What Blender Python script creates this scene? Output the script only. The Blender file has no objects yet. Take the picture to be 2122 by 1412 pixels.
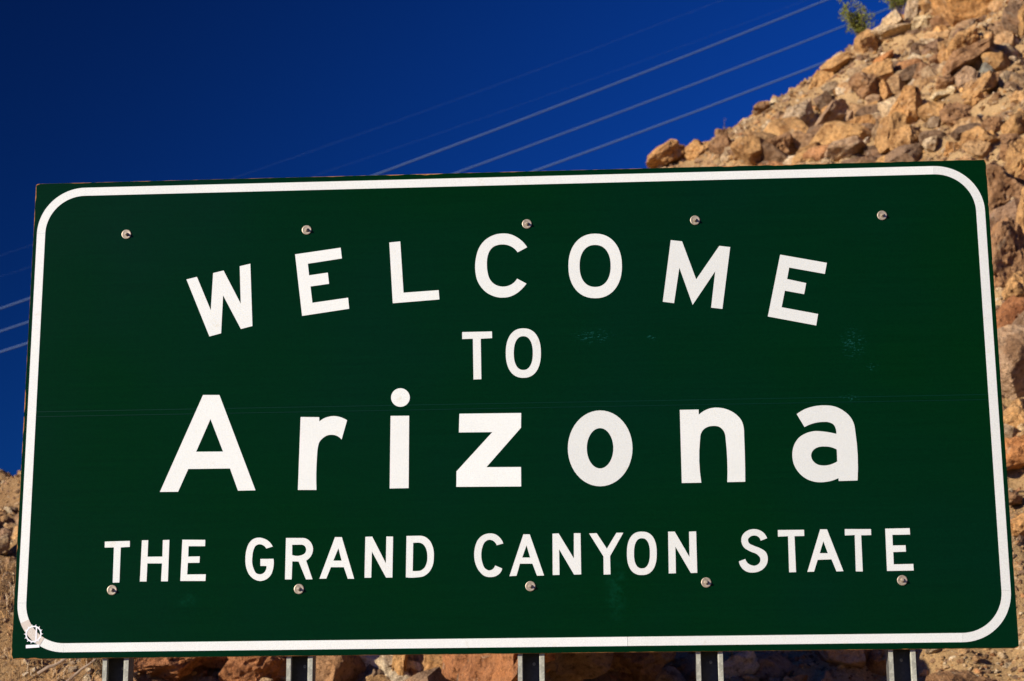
import bpy, bmesh, math, random
import numpy as np
from mathutils import Vector, Matrix, noise
from mathutils.geometry import tessellate_polygon

scene = bpy.context.scene
COL = scene.collection
R = math.radians

# ---------------------------------------------------------------- camera
cam_data = bpy.data.cameras.new('camera')
cam = bpy.data.objects.new('camera', cam_data)
COL.objects.link(cam)
cam.matrix_world = Matrix(((0.99822597, 0.02050332, 0.05589742, 0.550621),
                           (0.05906904, -0.22329946, -0.97295848, -8.986295),
                           (-0.00746702, 0.97453423, -0.22411443, 1.65),
                           (0, 0, 0, 1)))
cam_data.sensor_width = 36.0
cam_data.lens = 64.708
cam_data.clip_start = 0.1
cam_data.clip_end = 5000
cam_data.dof.use_dof = True
cam_data.dof.focus_distance = 9.45
cam_data.dof.aperture_fstop = 3.6
scene.camera = cam

# ---------------------------------------------------------------- light
SUN_ELEV, SUN_SIDE = 18.0, 56.0        # sun low in front of the sign, to the left of the viewer
scene.world = bpy.data.worlds.new('World')
scene.world.use_nodes = True
wn, wl = scene.world.node_tree.nodes, scene.world.node_tree.links
bg = wn['Background']
sky = wn.new('ShaderNodeTexSky')
sky.sky_type = 'NISHITA'
sky.sun_disc = False
sky.sun_elevation = R(SUN_ELEV)
sky.sun_rotation = R(180 + SUN_SIDE)
sky.altitude = 1500
sky.air_density = 1.0
sky.dust_density = 0.2
sky.ozone_density = 3.0
gam = wn.new('ShaderNodeGamma'); gam.inputs['Gamma'].default_value = 1.1
mul = wn.new('ShaderNodeMixRGB'); mul.blend_type = 'MULTIPLY'; mul.inputs['Fac'].default_value = 1.0
mul.inputs['Color2'].default_value = (0.035,0.262,0.86,1)
wl.new(sky.outputs[0], gam.inputs[0]); wl.new(gam.outputs[0], mul.inputs['Color1'])
# Rayleigh polarisation: the sky at right angles to the sun loses most light through a polariser
ce = math.cos(R(SUN_ELEV))
sun_dir = Vector((-math.sin(R(SUN_SIDE)) * ce, -math.cos(R(SUN_SIDE)) * ce, math.sin(R(SUN_ELEV))))  # towards the sun
wtc = wn.new('ShaderNodeTexCoord')
dt = wn.new('ShaderNodeVectorMath'); dt.operation = 'DOT_PRODUCT'; dt.inputs[1].default_value = sun_dir
wl.new(wtc.outputs['Generated'], dt.inputs[0])
def wm(op, a, b):
    m = wn.new('ShaderNodeMath'); m.operation = op
    for i, v in enumerate((a, b)):
        if hasattr(v, 'links'): wl.new(v, m.inputs[i])
        else: m.inputs[i].default_value = v
    return m.outputs[0]
c2 = wm('MULTIPLY', dt.outputs['Value'], dt.outputs['Value'])
dop = wm('DIVIDE', wm('SUBTRACT', 1.0, c2), wm('ADD', 1.0, c2))
pol = wm('SUBTRACT', 1.0, wm('MULTIPLY', dop, 0.86))
mul2 = wn.new('ShaderNodeMixRGB'); mul2.blend_type = 'MULTIPLY'; mul2.inputs['Fac'].default_value = 1.0
wl.new(mul.outputs[0], mul2.inputs['Color1']); wl.new(pol, mul2.inputs['Color2'])
wl.new(mul2.outputs[0], bg.inputs['Color'])
bg.inputs['Strength'].default_value = 0.12

sun_data = bpy.data.lights.new('sun', 'SUN')
sun_data.energy = 4.8
sun_data.angle = R(0.5)
sun_data.color = (1.0, 0.90, 0.76)
sun = bpy.data.objects.new('sun', sun_data)
COL.objects.link(sun)
sun.rotation_euler = sun_dir.to_track_quat('Z', 'Y').to_euler()
sun.location = (-20, -20, 20)

scene.view_settings.view_transform = 'Standard'
scene.view_settings.look = 'None'
scene.view_settings.gamma = 1.0
scene.view_settings.exposure = 0.66
scene.render.resolution_x = 1024
scene.render.resolution_y = 681

rnd = random.Random(7)
rng = np.random.default_rng(11)

# sign lettering: outlines in metres in the plane of the sign
LETTERS = [
  ('W', [[[-1.6292,1.9053],[-1.5755,1.9175],[-1.4987,1.7401],[-1.4923,1.9358],[-1.439,1.948],[-1.3456,1.7711],[-1.3559,1.9687],[-1.3017,1.9809],[-1.2829,1.6533],[-1.3413,1.6389],[-1.4377,1.8171],[-1.4424,1.6188],[-1.5017,1.6035]]]),
  ('E', [[[-1.0717,2.025],[-0.838,2.0545],[-0.8307,1.9976],[-1.0052,1.9738],[-0.9976,1.9123],[-0.902,1.9244],[-0.8946,1.8654],[-0.9896,1.8537],[-0.9783,1.7677],[-0.7963,1.7902],[-0.79,1.7326],[-1.0297,1.7004]]]),
  ('L', [[[-0.5882,2.076],[-0.5323,2.0804],[-0.5139,1.81],[-0.3352,1.8193],[-0.3314,1.7708],[-0.5682,1.7562]]]),
  ('C', [[[0.1149,2.0338],[0.1098,2.042],[0.1044,2.0498],[0.0985,2.0572],[0.0923,2.0642],[0.0843,2.072],[0.0756,2.0793],[0.0665,2.0859],[0.0571,2.0918],[0.0491,2.0962],[0.0409,2.1001],[0.0324,2.1035],[0.0238,2.1061],[0.0166,2.1075],[0.0093,2.1085],[0.0019,2.1091],[-0.0054,2.1094],[-0.0149,2.1093],[-0.0244,2.1087],[-0.0338,2.1074],[-0.043,2.1055],[-0.0517,2.103],[-0.0602,2.0999],[-0.0685,2.0963],[-0.0765,2.0921],[-0.0844,2.0873],[-0.0919,2.082],[-0.0992,2.0762],[-0.1058,2.0699],[-0.1125,2.0625],[-0.1186,2.0544],[-0.1241,2.0459],[-0.1289,2.0372],[-0.1338,2.0265],[-0.1377,2.0153],[-0.1409,2.0038],[-0.1437,1.9922],[-0.146,1.9806],[-0.1478,1.9688],[-0.149,1.9569],[-0.1497,1.945],[-0.1498,1.9343],[-0.1495,1.9235],[-0.1486,1.9127],[-0.1473,1.902],[-0.1457,1.8922],[-0.1437,1.8823],[-0.1411,1.8726],[-0.1379,1.8632],[-0.1344,1.8553],[-0.1305,1.8476],[-0.1261,1.8401],[-0.1213,1.8329],[-0.1162,1.8259],[-0.1107,1.8191],[-0.1048,1.8127],[-0.0986,1.8068],[-0.091,1.8006],[-0.0828,1.7949],[-0.0743,1.7899],[-0.0655,1.7855],[-0.0575,1.7821],[-0.0493,1.7792],[-0.0409,1.7768],[-0.0324,1.775],[-0.0268,1.7742],[-0.0211,1.7736],[-0.0153,1.7733],[-0.0096,1.7732],[-0.0018,1.7733],[0.0061,1.7738],[0.0138,1.7748],[0.0214,1.7763],[0.0301,1.7789],[0.0385,1.7822],[0.0468,1.7861],[0.0547,1.7905],[0.0624,1.7955],[0.0699,1.801],[0.077,1.807],[0.0839,1.8133],[0.0909,1.8203],[0.0975,1.8276],[0.1038,1.8353],[0.1098,1.8434],[0.0628,1.8702],[0.0593,1.8647],[0.0555,1.8595],[0.0513,1.8548],[0.0469,1.8504],[0.0412,1.8458],[0.035,1.8416],[0.0285,1.8381],[0.0219,1.8352],[0.0149,1.833],[0.0076,1.8314],[0.0002,1.8306],[-0.0072,1.8303],[-0.0135,1.8306],[-0.0198,1.8314],[-0.026,1.8326],[-0.0321,1.8343],[-0.0386,1.8368],[-0.0451,1.8399],[-0.0512,1.8435],[-0.0569,1.8477],[-0.063,1.8535],[-0.0685,1.8601],[-0.0734,1.8672],[-0.0775,1.8747],[-0.0809,1.8828],[-0.0834,1.8915],[-0.0853,1.9003],[-0.0869,1.9092],[-0.0884,1.9188],[-0.0894,1.9285],[-0.0899,1.9382],[-0.0901,1.9479],[-0.09,1.9587],[-0.0894,1.9696],[-0.0882,1.9804],[-0.0862,1.9909],[-0.0841,1.9986],[-0.0816,2.0064],[-0.0786,2.0138],[-0.0748,2.0208],[-0.0708,2.0263],[-0.0663,2.0317],[-0.0613,2.0365],[-0.0559,2.0406],[-0.051,2.0434],[-0.0458,2.0457],[-0.0404,2.0476],[-0.035,2.0491],[-0.0278,2.0506],[-0.0205,2.0514],[-0.0131,2.0517],[-0.0058,2.0514],[0.0005,2.0508],[0.0069,2.0498],[0.0131,2.0484],[0.0192,2.0465],[0.0246,2.0444],[0.0299,2.042],[0.035,2.0392],[0.04,2.0361],[0.0438,2.0334],[0.0475,2.0305],[0.0511,2.0274],[0.0545,2.0241],[0.0578,2.0204],[0.061,2.0166],[0.064,2.0125],[0.0668,2.0083]]]),
  ('O', [[[0.5929,1.9243],[0.5913,1.8979],[0.5877,1.8751],[0.5821,1.8542],[0.5745,1.8351],[0.5651,1.8178],[0.554,1.8024],[0.5413,1.7892],[0.527,1.7783],[0.5114,1.7697],[0.4945,1.7637],[0.4762,1.7602],[0.4551,1.7594],[0.434,1.7611],[0.4158,1.7654],[0.3991,1.7723],[0.3838,1.7815],[0.3699,1.7931],[0.3576,1.8069],[0.347,1.8227],[0.3382,1.8405],[0.3313,1.86],[0.3264,1.8812],[0.3236,1.9041],[0.323,1.9307],[0.3244,1.9572],[0.3279,1.9801],[0.3334,2.0011],[0.3409,2.0205],[0.3502,2.0379],[0.3614,2.0535],[0.3742,2.0668],[0.3885,2.0779],[0.4042,2.0866],[0.4213,2.0927],[0.4397,2.0962],[0.461,2.097],[0.4823,2.0951],[0.5006,2.0907],[0.5174,2.0838],[0.5327,2.0744],[0.5466,2.0626],[0.5589,2.0486],[0.5695,2.0326],[0.5782,2.0147],[0.585,1.9951],[0.5897,1.9738],[0.5924,1.9508]],[[0.5363,1.9256],[0.5354,1.9077],[0.5333,1.8927],[0.5301,1.879],[0.5258,1.8666],[0.5204,1.8554],[0.514,1.8455],[0.5067,1.837],[0.4984,1.83],[0.4894,1.8245],[0.4795,1.8206],[0.4687,1.8183],[0.4559,1.8178],[0.4431,1.8189],[0.4324,1.8217],[0.4227,1.826],[0.4138,1.8319],[0.4058,1.8393],[0.3988,1.8482],[0.3927,1.8583],[0.3877,1.8698],[0.3839,1.8824],[0.3811,1.8962],[0.3796,1.9113],[0.3793,1.9293],[0.3801,1.9474],[0.3822,1.9624],[0.3853,1.9761],[0.3896,1.9886],[0.395,1.9999],[0.4014,2.0099],[0.4088,2.0184],[0.417,2.0255],[0.4261,2.0311],[0.436,2.035],[0.4469,2.0372],[0.4598,2.0378],[0.4726,2.0366],[0.4834,2.0338],[0.4931,2.0294],[0.502,2.0235],[0.51,2.016],[0.5171,2.0071],[0.5231,1.9968],[0.528,1.9853],[0.5319,1.9726],[0.5346,1.9588],[0.5361,1.9437]]]),
  ('M', [[[0.842,2.0536],[0.8985,2.0458],[0.9637,1.8455],[1.0851,2.0176],[1.1393,2.0099],[1.0897,1.6902],[1.0338,1.6978],[1.0603,1.8858],[0.9424,1.7146],[0.8813,1.9092],[0.8496,1.7251],[0.7935,1.7337]]]),
  ('E', [[[1.3877,1.9644],[1.6185,1.9163],[1.6057,1.8593],[1.4299,1.8963],[1.4173,1.8371],[1.5111,1.8138],[1.4985,1.757],[1.4037,1.7771],[1.384,1.6921],[1.563,1.6535],[1.5513,1.595],[1.3141,1.6463]]]),
  ('T', [[[-0.2161,1.5988],[-0.0661,1.5988],[-0.0655,1.5647],[-0.1228,1.5624],[-0.1205,1.355],[-0.1596,1.3542],[-0.1621,1.5635],[-0.2159,1.5628]]]),
  ('O', [[[0.1789,1.4825],[0.178,1.461],[0.1758,1.4435],[0.1724,1.4277],[0.1678,1.4135],[0.162,1.4007],[0.155,1.3894],[0.147,1.3798],[0.138,1.3718],[0.1279,1.3655],[0.1169,1.3611],[0.1048,1.3585],[0.0898,1.3579],[0.0749,1.3591],[0.0628,1.3622],[0.0518,1.367],[0.0419,1.3737],[0.033,1.382],[0.0252,1.392],[0.0184,1.4036],[0.0128,1.4166],[0.0084,1.431],[0.0053,1.4469],[0.0034,1.4645],[0.0029,1.4861],[0.0037,1.5077],[0.0058,1.5253],[0.0092,1.5411],[0.0138,1.5555],[0.0196,1.5684],[0.0265,1.5797],[0.0346,1.5895],[0.0437,1.5976],[0.0537,1.6039],[0.0648,1.6083],[0.077,1.6109],[0.0921,1.6115],[0.1071,1.6103],[0.1193,1.6072],[0.1303,1.6022],[0.1402,1.5955],[0.1491,1.5871],[0.157,1.577],[0.1637,1.5653],[0.1693,1.5522],[0.1736,1.5377],[0.1767,1.5217],[0.1784,1.5041]],[[0.1385,1.4832],[0.138,1.4685],[0.1368,1.4565],[0.135,1.4457],[0.1324,1.4359],[0.1292,1.4272],[0.1254,1.4194],[0.1211,1.4128],[0.1161,1.4073],[0.1107,1.403],[0.1047,1.3999],[0.0981,1.3981],[0.0899,1.3976],[0.0818,1.3985],[0.0752,1.4005],[0.0693,1.4038],[0.0639,1.4083],[0.059,1.414],[0.0548,1.4208],[0.0511,1.4287],[0.0481,1.4376],[0.0457,1.4475],[0.044,1.4584],[0.0431,1.4704],[0.0428,1.4852],[0.0433,1.4999],[0.0445,1.512],[0.0463,1.5228],[0.0488,1.5326],[0.052,1.5414],[0.0558,1.5492],[0.0602,1.5559],[0.0651,1.5614],[0.0706,1.5658],[0.0766,1.5688],[0.0833,1.5706],[0.0915,1.5711],[0.0996,1.5703],[0.1062,1.5682],[0.1122,1.5649],[0.1176,1.5603],[0.1224,1.5546],[0.1267,1.5477],[0.1303,1.5398],[0.1334,1.5308],[0.1357,1.5209],[0.1374,1.51],[0.1383,1.498]]]),
  ('A', [[[-1.5252,1.3015],[-1.4418,1.2999],[-1.247,0.8138],[-1.3347,0.8134],[-1.378,0.9255],[-1.5882,0.9263],[-1.6359,0.8128],[-1.7277,0.8133]],[[-1.4836,1.1779],[-1.4152,1.0114],[-1.5514,1.0129]]]),
  ('r', [[[-1.0277,1.1797],[-0.934,1.1771],[-0.9327,1.1549],[-0.9276,1.1593],[-0.9223,1.1634],[-0.9167,1.167],[-0.9109,1.1702],[-0.9044,1.1731],[-0.8976,1.1754],[-0.8906,1.1774],[-0.8836,1.1789],[-0.8775,1.18],[-0.8713,1.1807],[-0.865,1.1812],[-0.8588,1.1812],[-0.85,1.1805],[-0.8412,1.179],[-0.8324,1.1768],[-0.8239,1.1741],[-0.8161,1.1711],[-0.8084,1.1675],[-0.8008,1.1634],[-0.7935,1.1588],[-0.8197,1.0617],[-0.8245,1.0671],[-0.8296,1.0719],[-0.8351,1.076],[-0.8409,1.0795],[-0.8464,1.082],[-0.8521,1.0839],[-0.858,1.0854],[-0.8639,1.0863],[-0.8708,1.0868],[-0.8778,1.0866],[-0.8847,1.0857],[-0.8913,1.0841],[-0.8974,1.0817],[-0.9032,1.0785],[-0.9088,1.0747],[-0.914,1.0707],[-0.9185,1.0667],[-0.9229,1.0623],[-0.9268,1.0576],[-0.9301,1.0526],[-0.9335,1.0452],[-0.9358,1.0372],[-0.9374,1.0289],[-0.9388,1.0206],[-0.9401,1.0104],[-0.9409,1.0001],[-0.9413,0.9897],[-0.9418,0.9794],[-0.9436,0.9372],[-0.9442,0.8951],[-0.9436,0.8529],[-0.9417,0.8107],[-1.0346,0.8122]]]),
  ('i', [[[-0.5751,1.1769],[-0.482,1.1761],[-0.4828,0.8124],[-0.5769,0.8121]]]),
  ('i dot', [[[-0.4792,1.2685],[-0.4801,1.2593],[-0.4827,1.2505],[-0.487,1.2424],[-0.4928,1.2353],[-0.5,1.2296],[-0.5081,1.2254],[-0.5169,1.2229],[-0.5261,1.2222],[-0.5352,1.2232],[-0.5441,1.2261],[-0.5523,1.2306],[-0.5594,1.2366],[-0.5654,1.2439],[-0.5698,1.2521],[-0.5725,1.261],[-0.5735,1.2703],[-0.5727,1.2795],[-0.57,1.2883],[-0.5657,1.2964],[-0.5599,1.3034],[-0.5528,1.3092],[-0.5447,1.3134],[-0.5358,1.3159],[-0.5266,1.3167],[-0.5174,1.3156],[-0.5086,1.3127],[-0.5004,1.3082],[-0.4932,1.3021],[-0.4873,1.2949],[-0.4829,1.2866],[-0.4802,1.2777]]]),
  ('z', [[[-0.2305,1.1816],[0.0773,1.1795],[0.0758,1.1052],[-0.0971,0.9104],[0.0741,0.9084],[0.0742,0.8116],[-0.2462,0.8149],[-0.2453,0.892],[-0.0665,1.0858],[-0.2333,1.087]]]),
  ('o', [[[0.6254,0.992],[0.6235,0.9673],[0.6189,0.9431],[0.6118,0.9199],[0.6021,0.8979],[0.5901,0.8776],[0.5761,0.8594],[0.5601,0.8434],[0.5426,0.83],[0.5238,0.8195],[0.504,0.8119],[0.4836,0.8074],[0.4628,0.8062],[0.4422,0.8081],[0.4219,0.8132],[0.4024,0.8215],[0.3839,0.8326],[0.3668,0.8466],[0.3515,0.8631],[0.338,0.8818],[0.3268,0.9026],[0.3179,0.9249],[0.3115,0.9484],[0.3078,0.9728],[0.3068,0.9975],[0.3085,1.0223],[0.3129,1.0466],[0.32,1.07],[0.3296,1.0922],[0.3415,1.1127],[0.3556,1.1312],[0.3716,1.1474],[0.3892,1.161],[0.4082,1.1717],[0.4282,1.1793],[0.4488,1.1838],[0.4697,1.1851],[0.4906,1.1831],[0.511,1.1778],[0.5307,1.1694],[0.5492,1.158],[0.5663,1.1438],[0.5817,1.1271],[0.595,1.1081],[0.6062,1.0872],[0.6149,1.0647],[0.6211,1.0411],[0.6246,1.0167]],[[0.5313,0.9941],[0.5305,0.9809],[0.5286,0.968],[0.5256,0.9556],[0.5216,0.9439],[0.5166,0.933],[0.5108,0.9232],[0.5042,0.9147],[0.4969,0.9075],[0.4892,0.9018],[0.481,0.8977],[0.4725,0.8953],[0.464,0.8946],[0.4555,0.8956],[0.4471,0.8983],[0.4391,0.9027],[0.4315,0.9086],[0.4246,0.916],[0.4183,0.9248],[0.4128,0.9348],[0.4082,0.9458],[0.4046,0.9577],[0.4021,0.9702],[0.4006,0.9832],[0.4003,0.9964],[0.4011,1.0095],[0.4029,1.0224],[0.4059,1.0349],[0.4099,1.0467],[0.4149,1.0576],[0.4207,1.0675],[0.4273,1.0761],[0.4346,1.0833],[0.4424,1.0891],[0.4506,1.0932],[0.4591,1.0956],[0.4677,1.0963],[0.4762,1.0953],[0.4846,1.0926],[0.4927,1.0882],[0.5003,1.0822],[0.5073,1.0747],[0.5135,1.0658],[0.519,1.0558],[0.5236,1.0447],[0.5271,1.0328],[0.5296,1.0202],[0.531,1.0072]]]),
  ('n', [[[0.8633,1.1805],[0.9558,1.1806],[0.9559,1.1541],[0.9634,1.1607],[0.9712,1.1666],[0.9794,1.1718],[0.9879,1.1763],[0.9966,1.1801],[1.0056,1.1833],[1.0148,1.1858],[1.0241,1.1875],[1.0319,1.1883],[1.0398,1.1886],[1.0477,1.1884],[1.0555,1.1879],[1.0668,1.1864],[1.0781,1.1841],[1.0892,1.1809],[1.0999,1.177],[1.1104,1.1721],[1.1206,1.1664],[1.1304,1.1598],[1.1393,1.1525],[1.1467,1.1453],[1.1537,1.1375],[1.1599,1.129],[1.165,1.1201],[1.1685,1.1115],[1.1711,1.1023],[1.173,1.0929],[1.1744,1.0835],[1.1751,1.0745],[1.1752,1.0654],[1.175,1.0563],[1.1749,1.0472],[1.1751,0.9894],[1.1747,0.9319],[1.1737,0.8744],[1.172,0.8171],[1.0851,0.8167],[1.0878,0.8702],[1.0886,0.9237],[1.0874,0.9771],[1.0843,1.0307],[1.084,1.0364],[1.0837,1.0421],[1.0833,1.0478],[1.0823,1.0534],[1.0806,1.0594],[1.0784,1.0654],[1.0757,1.0711],[1.0724,1.0763],[1.0682,1.0813],[1.0634,1.0859],[1.058,1.0899],[1.0524,1.093],[1.0467,1.095],[1.0407,1.0962],[1.0345,1.0968],[1.0284,1.0971],[1.0209,1.0971],[1.0133,1.0965],[1.0059,1.0952],[0.9987,1.0931],[0.9926,1.0905],[0.9866,1.0872],[0.9809,1.0834],[0.976,1.0789],[0.9719,1.0742],[0.9683,1.0688],[0.9653,1.0631],[0.9628,1.0573],[0.9608,1.0504],[0.9598,1.0431],[0.9591,1.0357],[0.9583,1.0283],[0.953,0.9754],[0.9512,0.9224],[0.9529,0.8693],[0.9581,0.8161],[0.863,0.8159]]]),
  ('a', [[[1.4363,1.1488],[1.4466,1.1561],[1.4572,1.1626],[1.4681,1.1684],[1.4792,1.1735],[1.4902,1.1777],[1.5014,1.1812],[1.5129,1.184],[1.5243,1.1864],[1.5365,1.1882],[1.5488,1.1894],[1.5612,1.19],[1.5734,1.19],[1.5858,1.1895],[1.5981,1.1884],[1.6103,1.1866],[1.6221,1.1836],[1.6335,1.1794],[1.6447,1.1741],[1.6554,1.1679],[1.6655,1.1609],[1.6744,1.1538],[1.683,1.1461],[1.6908,1.1376],[1.6977,1.1285],[1.7027,1.12],[1.7071,1.1109],[1.7108,1.1015],[1.7136,1.0919],[1.7151,1.0841],[1.7161,1.0762],[1.7167,1.0681],[1.7174,1.0601],[1.7221,0.9989],[1.7236,0.9375],[1.7218,0.8761],[1.7168,0.8145],[1.6261,0.8133],[1.625,0.8276],[1.6179,0.8244],[1.6108,0.8214],[1.6035,0.8188],[1.5962,0.8165],[1.5875,0.8142],[1.5786,0.8123],[1.5696,0.8109],[1.5607,0.8099],[1.5507,0.809],[1.5407,0.8086],[1.5308,0.8088],[1.521,0.8096],[1.5086,0.8118],[1.4962,0.815],[1.4843,0.8193],[1.4731,0.8247],[1.4625,0.8314],[1.4524,0.8393],[1.4431,0.8481],[1.4347,0.8577],[1.428,0.867],[1.4219,0.8771],[1.4167,0.8876],[1.4126,0.8985],[1.4094,0.9104],[1.4074,0.9229],[1.4065,0.9356],[1.4066,0.9481],[1.4077,0.9595],[1.4096,0.971],[1.4125,0.9823],[1.4165,0.9931],[1.4211,1.0028],[1.4267,1.0122],[1.4331,1.021],[1.4402,1.0289],[1.4487,1.0362],[1.4581,1.0426],[1.4682,1.048],[1.4785,1.0526],[1.4882,1.0561],[1.4983,1.0587],[1.5086,1.0607],[1.5188,1.0619],[1.5299,1.0623],[1.541,1.0617],[1.5521,1.0606],[1.5631,1.0593],[1.572,1.0581],[1.5808,1.0566],[1.5896,1.055],[1.5983,1.0532],[1.6051,1.0517],[1.6119,1.05],[1.6187,1.0483],[1.6255,1.0464],[1.6259,1.0527],[1.6258,1.0589],[1.6251,1.065],[1.624,1.0709],[1.6223,1.077],[1.62,1.0832],[1.6171,1.0889],[1.6135,1.0937],[1.6089,1.0975],[1.6035,1.1006],[1.5977,1.103],[1.5918,1.105],[1.5843,1.1067],[1.5766,1.1074],[1.5687,1.1075],[1.5608,1.1074],[1.553,1.1071],[1.5452,1.1065],[1.5373,1.1056],[1.5296,1.1043],[1.5148,1.101],[1.5002,1.0964],[1.4859,1.0906],[1.4718,1.0836]],[[1.6236,0.9687],[1.6178,0.9721],[1.6118,0.9751],[1.6056,0.9778],[1.5994,0.98],[1.5908,0.9822],[1.582,0.9838],[1.5731,0.9847],[1.5642,0.9851],[1.5563,0.9852],[1.5484,0.9849],[1.5406,0.9839],[1.533,0.982],[1.5269,0.9797],[1.5209,0.9767],[1.5152,0.9731],[1.5103,0.9689],[1.506,0.9637],[1.5022,0.9576],[1.4994,0.9512],[1.4978,0.9448],[1.4976,0.9379],[1.4987,0.9308],[1.5008,0.9239],[1.5036,0.9176],[1.5077,0.9116],[1.5129,0.9061],[1.5187,0.9014],[1.5249,0.8975],[1.5319,0.8945],[1.5396,0.8925],[1.5476,0.8913],[1.5555,0.8907],[1.5644,0.8907],[1.5734,0.8916],[1.5823,0.8932],[1.5911,0.8955],[1.5994,0.8982],[1.6076,0.9016],[1.6157,0.9056],[1.6235,0.9102]]]),
  ('T', [[[-1.9951,0.5697],[-1.8699,0.5713],[-1.8688,0.5417],[-1.9141,0.5398],[-1.9139,0.3666],[-1.9472,0.3662],[-1.9484,0.5403],[-1.9947,0.5401]]]),
  ('H', [[[-1.8092,0.573],[-1.7775,0.5734],[-1.7778,0.4915],[-1.7035,0.4913],[-1.7039,0.5731],[-1.6714,0.5735],[-1.6719,0.3692],[-1.706,0.3697],[-1.704,0.4577],[-1.7775,0.4587],[-1.7784,0.3698],[-1.8117,0.3702]]]),
  ('E', [[[-1.6064,0.5734],[-1.4919,0.5709],[-1.4918,0.5397],[-1.5746,0.5409],[-1.5746,0.4895],[-1.5167,0.4896],[-1.5174,0.4585],[-1.5753,0.4585],[-1.5769,0.4015],[-1.4842,0.4011],[-1.4849,0.3685],[-1.6099,0.3701]]]),
  ('G', [[[-1.1546,0.5332],[-1.1593,0.5415],[-1.1647,0.5489],[-1.1707,0.5555],[-1.1774,0.5613],[-1.1833,0.5654],[-1.1897,0.5689],[-1.1963,0.5719],[-1.2032,0.5743],[-1.2084,0.5758],[-1.2138,0.577],[-1.2192,0.5777],[-1.2245,0.578],[-1.231,0.5777],[-1.2376,0.5766],[-1.244,0.5749],[-1.2499,0.5725],[-1.2558,0.569],[-1.2613,0.5646],[-1.2663,0.5596],[-1.2707,0.5542],[-1.2754,0.5467],[-1.279,0.5383],[-1.2819,0.5296],[-1.2843,0.5208],[-1.2868,0.5095],[-1.2883,0.498],[-1.289,0.4863],[-1.2891,0.4747],[-1.2887,0.463],[-1.2877,0.4513],[-1.2858,0.4397],[-1.2829,0.4285],[-1.2799,0.4197],[-1.2763,0.4109],[-1.272,0.4025],[-1.2668,0.3948],[-1.2612,0.3884],[-1.2549,0.3824],[-1.2481,0.3771],[-1.2408,0.3728],[-1.2348,0.3699],[-1.2283,0.3675],[-1.2218,0.3658],[-1.2153,0.3649],[-1.2077,0.365],[-1.2001,0.3662],[-1.1927,0.3684],[-1.1858,0.3712],[-1.1786,0.3754],[-1.1719,0.3807],[-1.1659,0.3868],[-1.1609,0.3934],[-1.1573,0.4001],[-1.1545,0.4073],[-1.1523,0.4149],[-1.1505,0.4225],[-1.1484,0.4347],[-1.1475,0.4471],[-1.1477,0.4598],[-1.1491,0.4727],[-1.2144,0.4728],[-1.2136,0.4384],[-1.1831,0.438],[-1.183,0.4321],[-1.1836,0.4265],[-1.1849,0.4212],[-1.1868,0.4163],[-1.1891,0.412],[-1.192,0.4079],[-1.1954,0.4043],[-1.1992,0.4014],[-1.2034,0.3995],[-1.2081,0.3981],[-1.2129,0.3975],[-1.2177,0.3975],[-1.2217,0.3981],[-1.2257,0.3992],[-1.2296,0.4008],[-1.2331,0.4027],[-1.2374,0.4068],[-1.2408,0.4121],[-1.2437,0.418],[-1.2463,0.4238],[-1.2492,0.4309],[-1.2515,0.4382],[-1.2533,0.4457],[-1.2546,0.4532],[-1.2554,0.4615],[-1.2556,0.47],[-1.2552,0.4784],[-1.2546,0.4868],[-1.254,0.4942],[-1.2532,0.5016],[-1.2521,0.509],[-1.2502,0.5161],[-1.2485,0.5217],[-1.2465,0.5274],[-1.244,0.5326],[-1.2405,0.537],[-1.237,0.5398],[-1.2328,0.5423],[-1.2283,0.5441],[-1.2237,0.5452],[-1.2195,0.5453],[-1.2151,0.5448],[-1.2108,0.5438],[-1.2067,0.5424],[-1.2007,0.5393],[-1.1952,0.5352],[-1.1903,0.5299],[-1.1858,0.5236]]]),
  ('R', [[[-1.0893,0.5744],[-1.0103,0.5732],[-1.0039,0.5731],[-0.9978,0.5723],[-0.992,0.5708],[-0.9865,0.5687],[-0.9804,0.5652],[-0.9746,0.5606],[-0.9694,0.5554],[-0.965,0.5499],[-0.9609,0.5431],[-0.9577,0.5357],[-0.9555,0.528],[-0.9543,0.5203],[-0.9543,0.5129],[-0.9553,0.5053],[-0.9571,0.4979],[-0.9597,0.491],[-0.9644,0.4825],[-0.9705,0.4747],[-0.9781,0.4676],[-0.9871,0.4613],[-0.9543,0.3698],[-0.9863,0.3694],[-1.0243,0.4576],[-1.0556,0.4589],[-1.0573,0.3703],[-1.0902,0.3708]],[[-1.058,0.5403],[-1.0131,0.5405],[-1.009,0.5401],[-1.0052,0.5392],[-1.0017,0.5379],[-0.9986,0.5361],[-0.9955,0.5334],[-0.9928,0.53],[-0.9906,0.5263],[-0.9891,0.5225],[-0.9884,0.52],[-0.9881,0.5175],[-0.9879,0.5149],[-0.988,0.5124],[-0.9887,0.5086],[-0.9899,0.5048],[-0.9916,0.5013],[-0.9937,0.4982],[-0.9968,0.4953],[-1.0006,0.4929],[-1.0047,0.4909],[-1.0088,0.4892],[-1.0198,0.486],[-1.0315,0.485],[-1.044,0.4863],[-1.0571,0.4899]]]),
  ('A', [[[-0.8459,0.575],[-0.8121,0.5745],[-0.7487,0.3696],[-0.7799,0.37],[-0.8,0.4269],[-0.8641,0.4278],[-0.886,0.3722],[-0.9197,0.3719]],[[-0.8282,0.5202],[-0.8114,0.4588],[-0.8527,0.4594]]]),
  ('N', [[[-0.6953,0.5745],[-0.6615,0.5749],[-0.5929,0.4425],[-0.5915,0.5747],[-0.5585,0.5734],[-0.5605,0.3729],[-0.5916,0.3733],[-0.6625,0.5019],[-0.6647,0.3735],[-0.6975,0.3739]]]),
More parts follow.
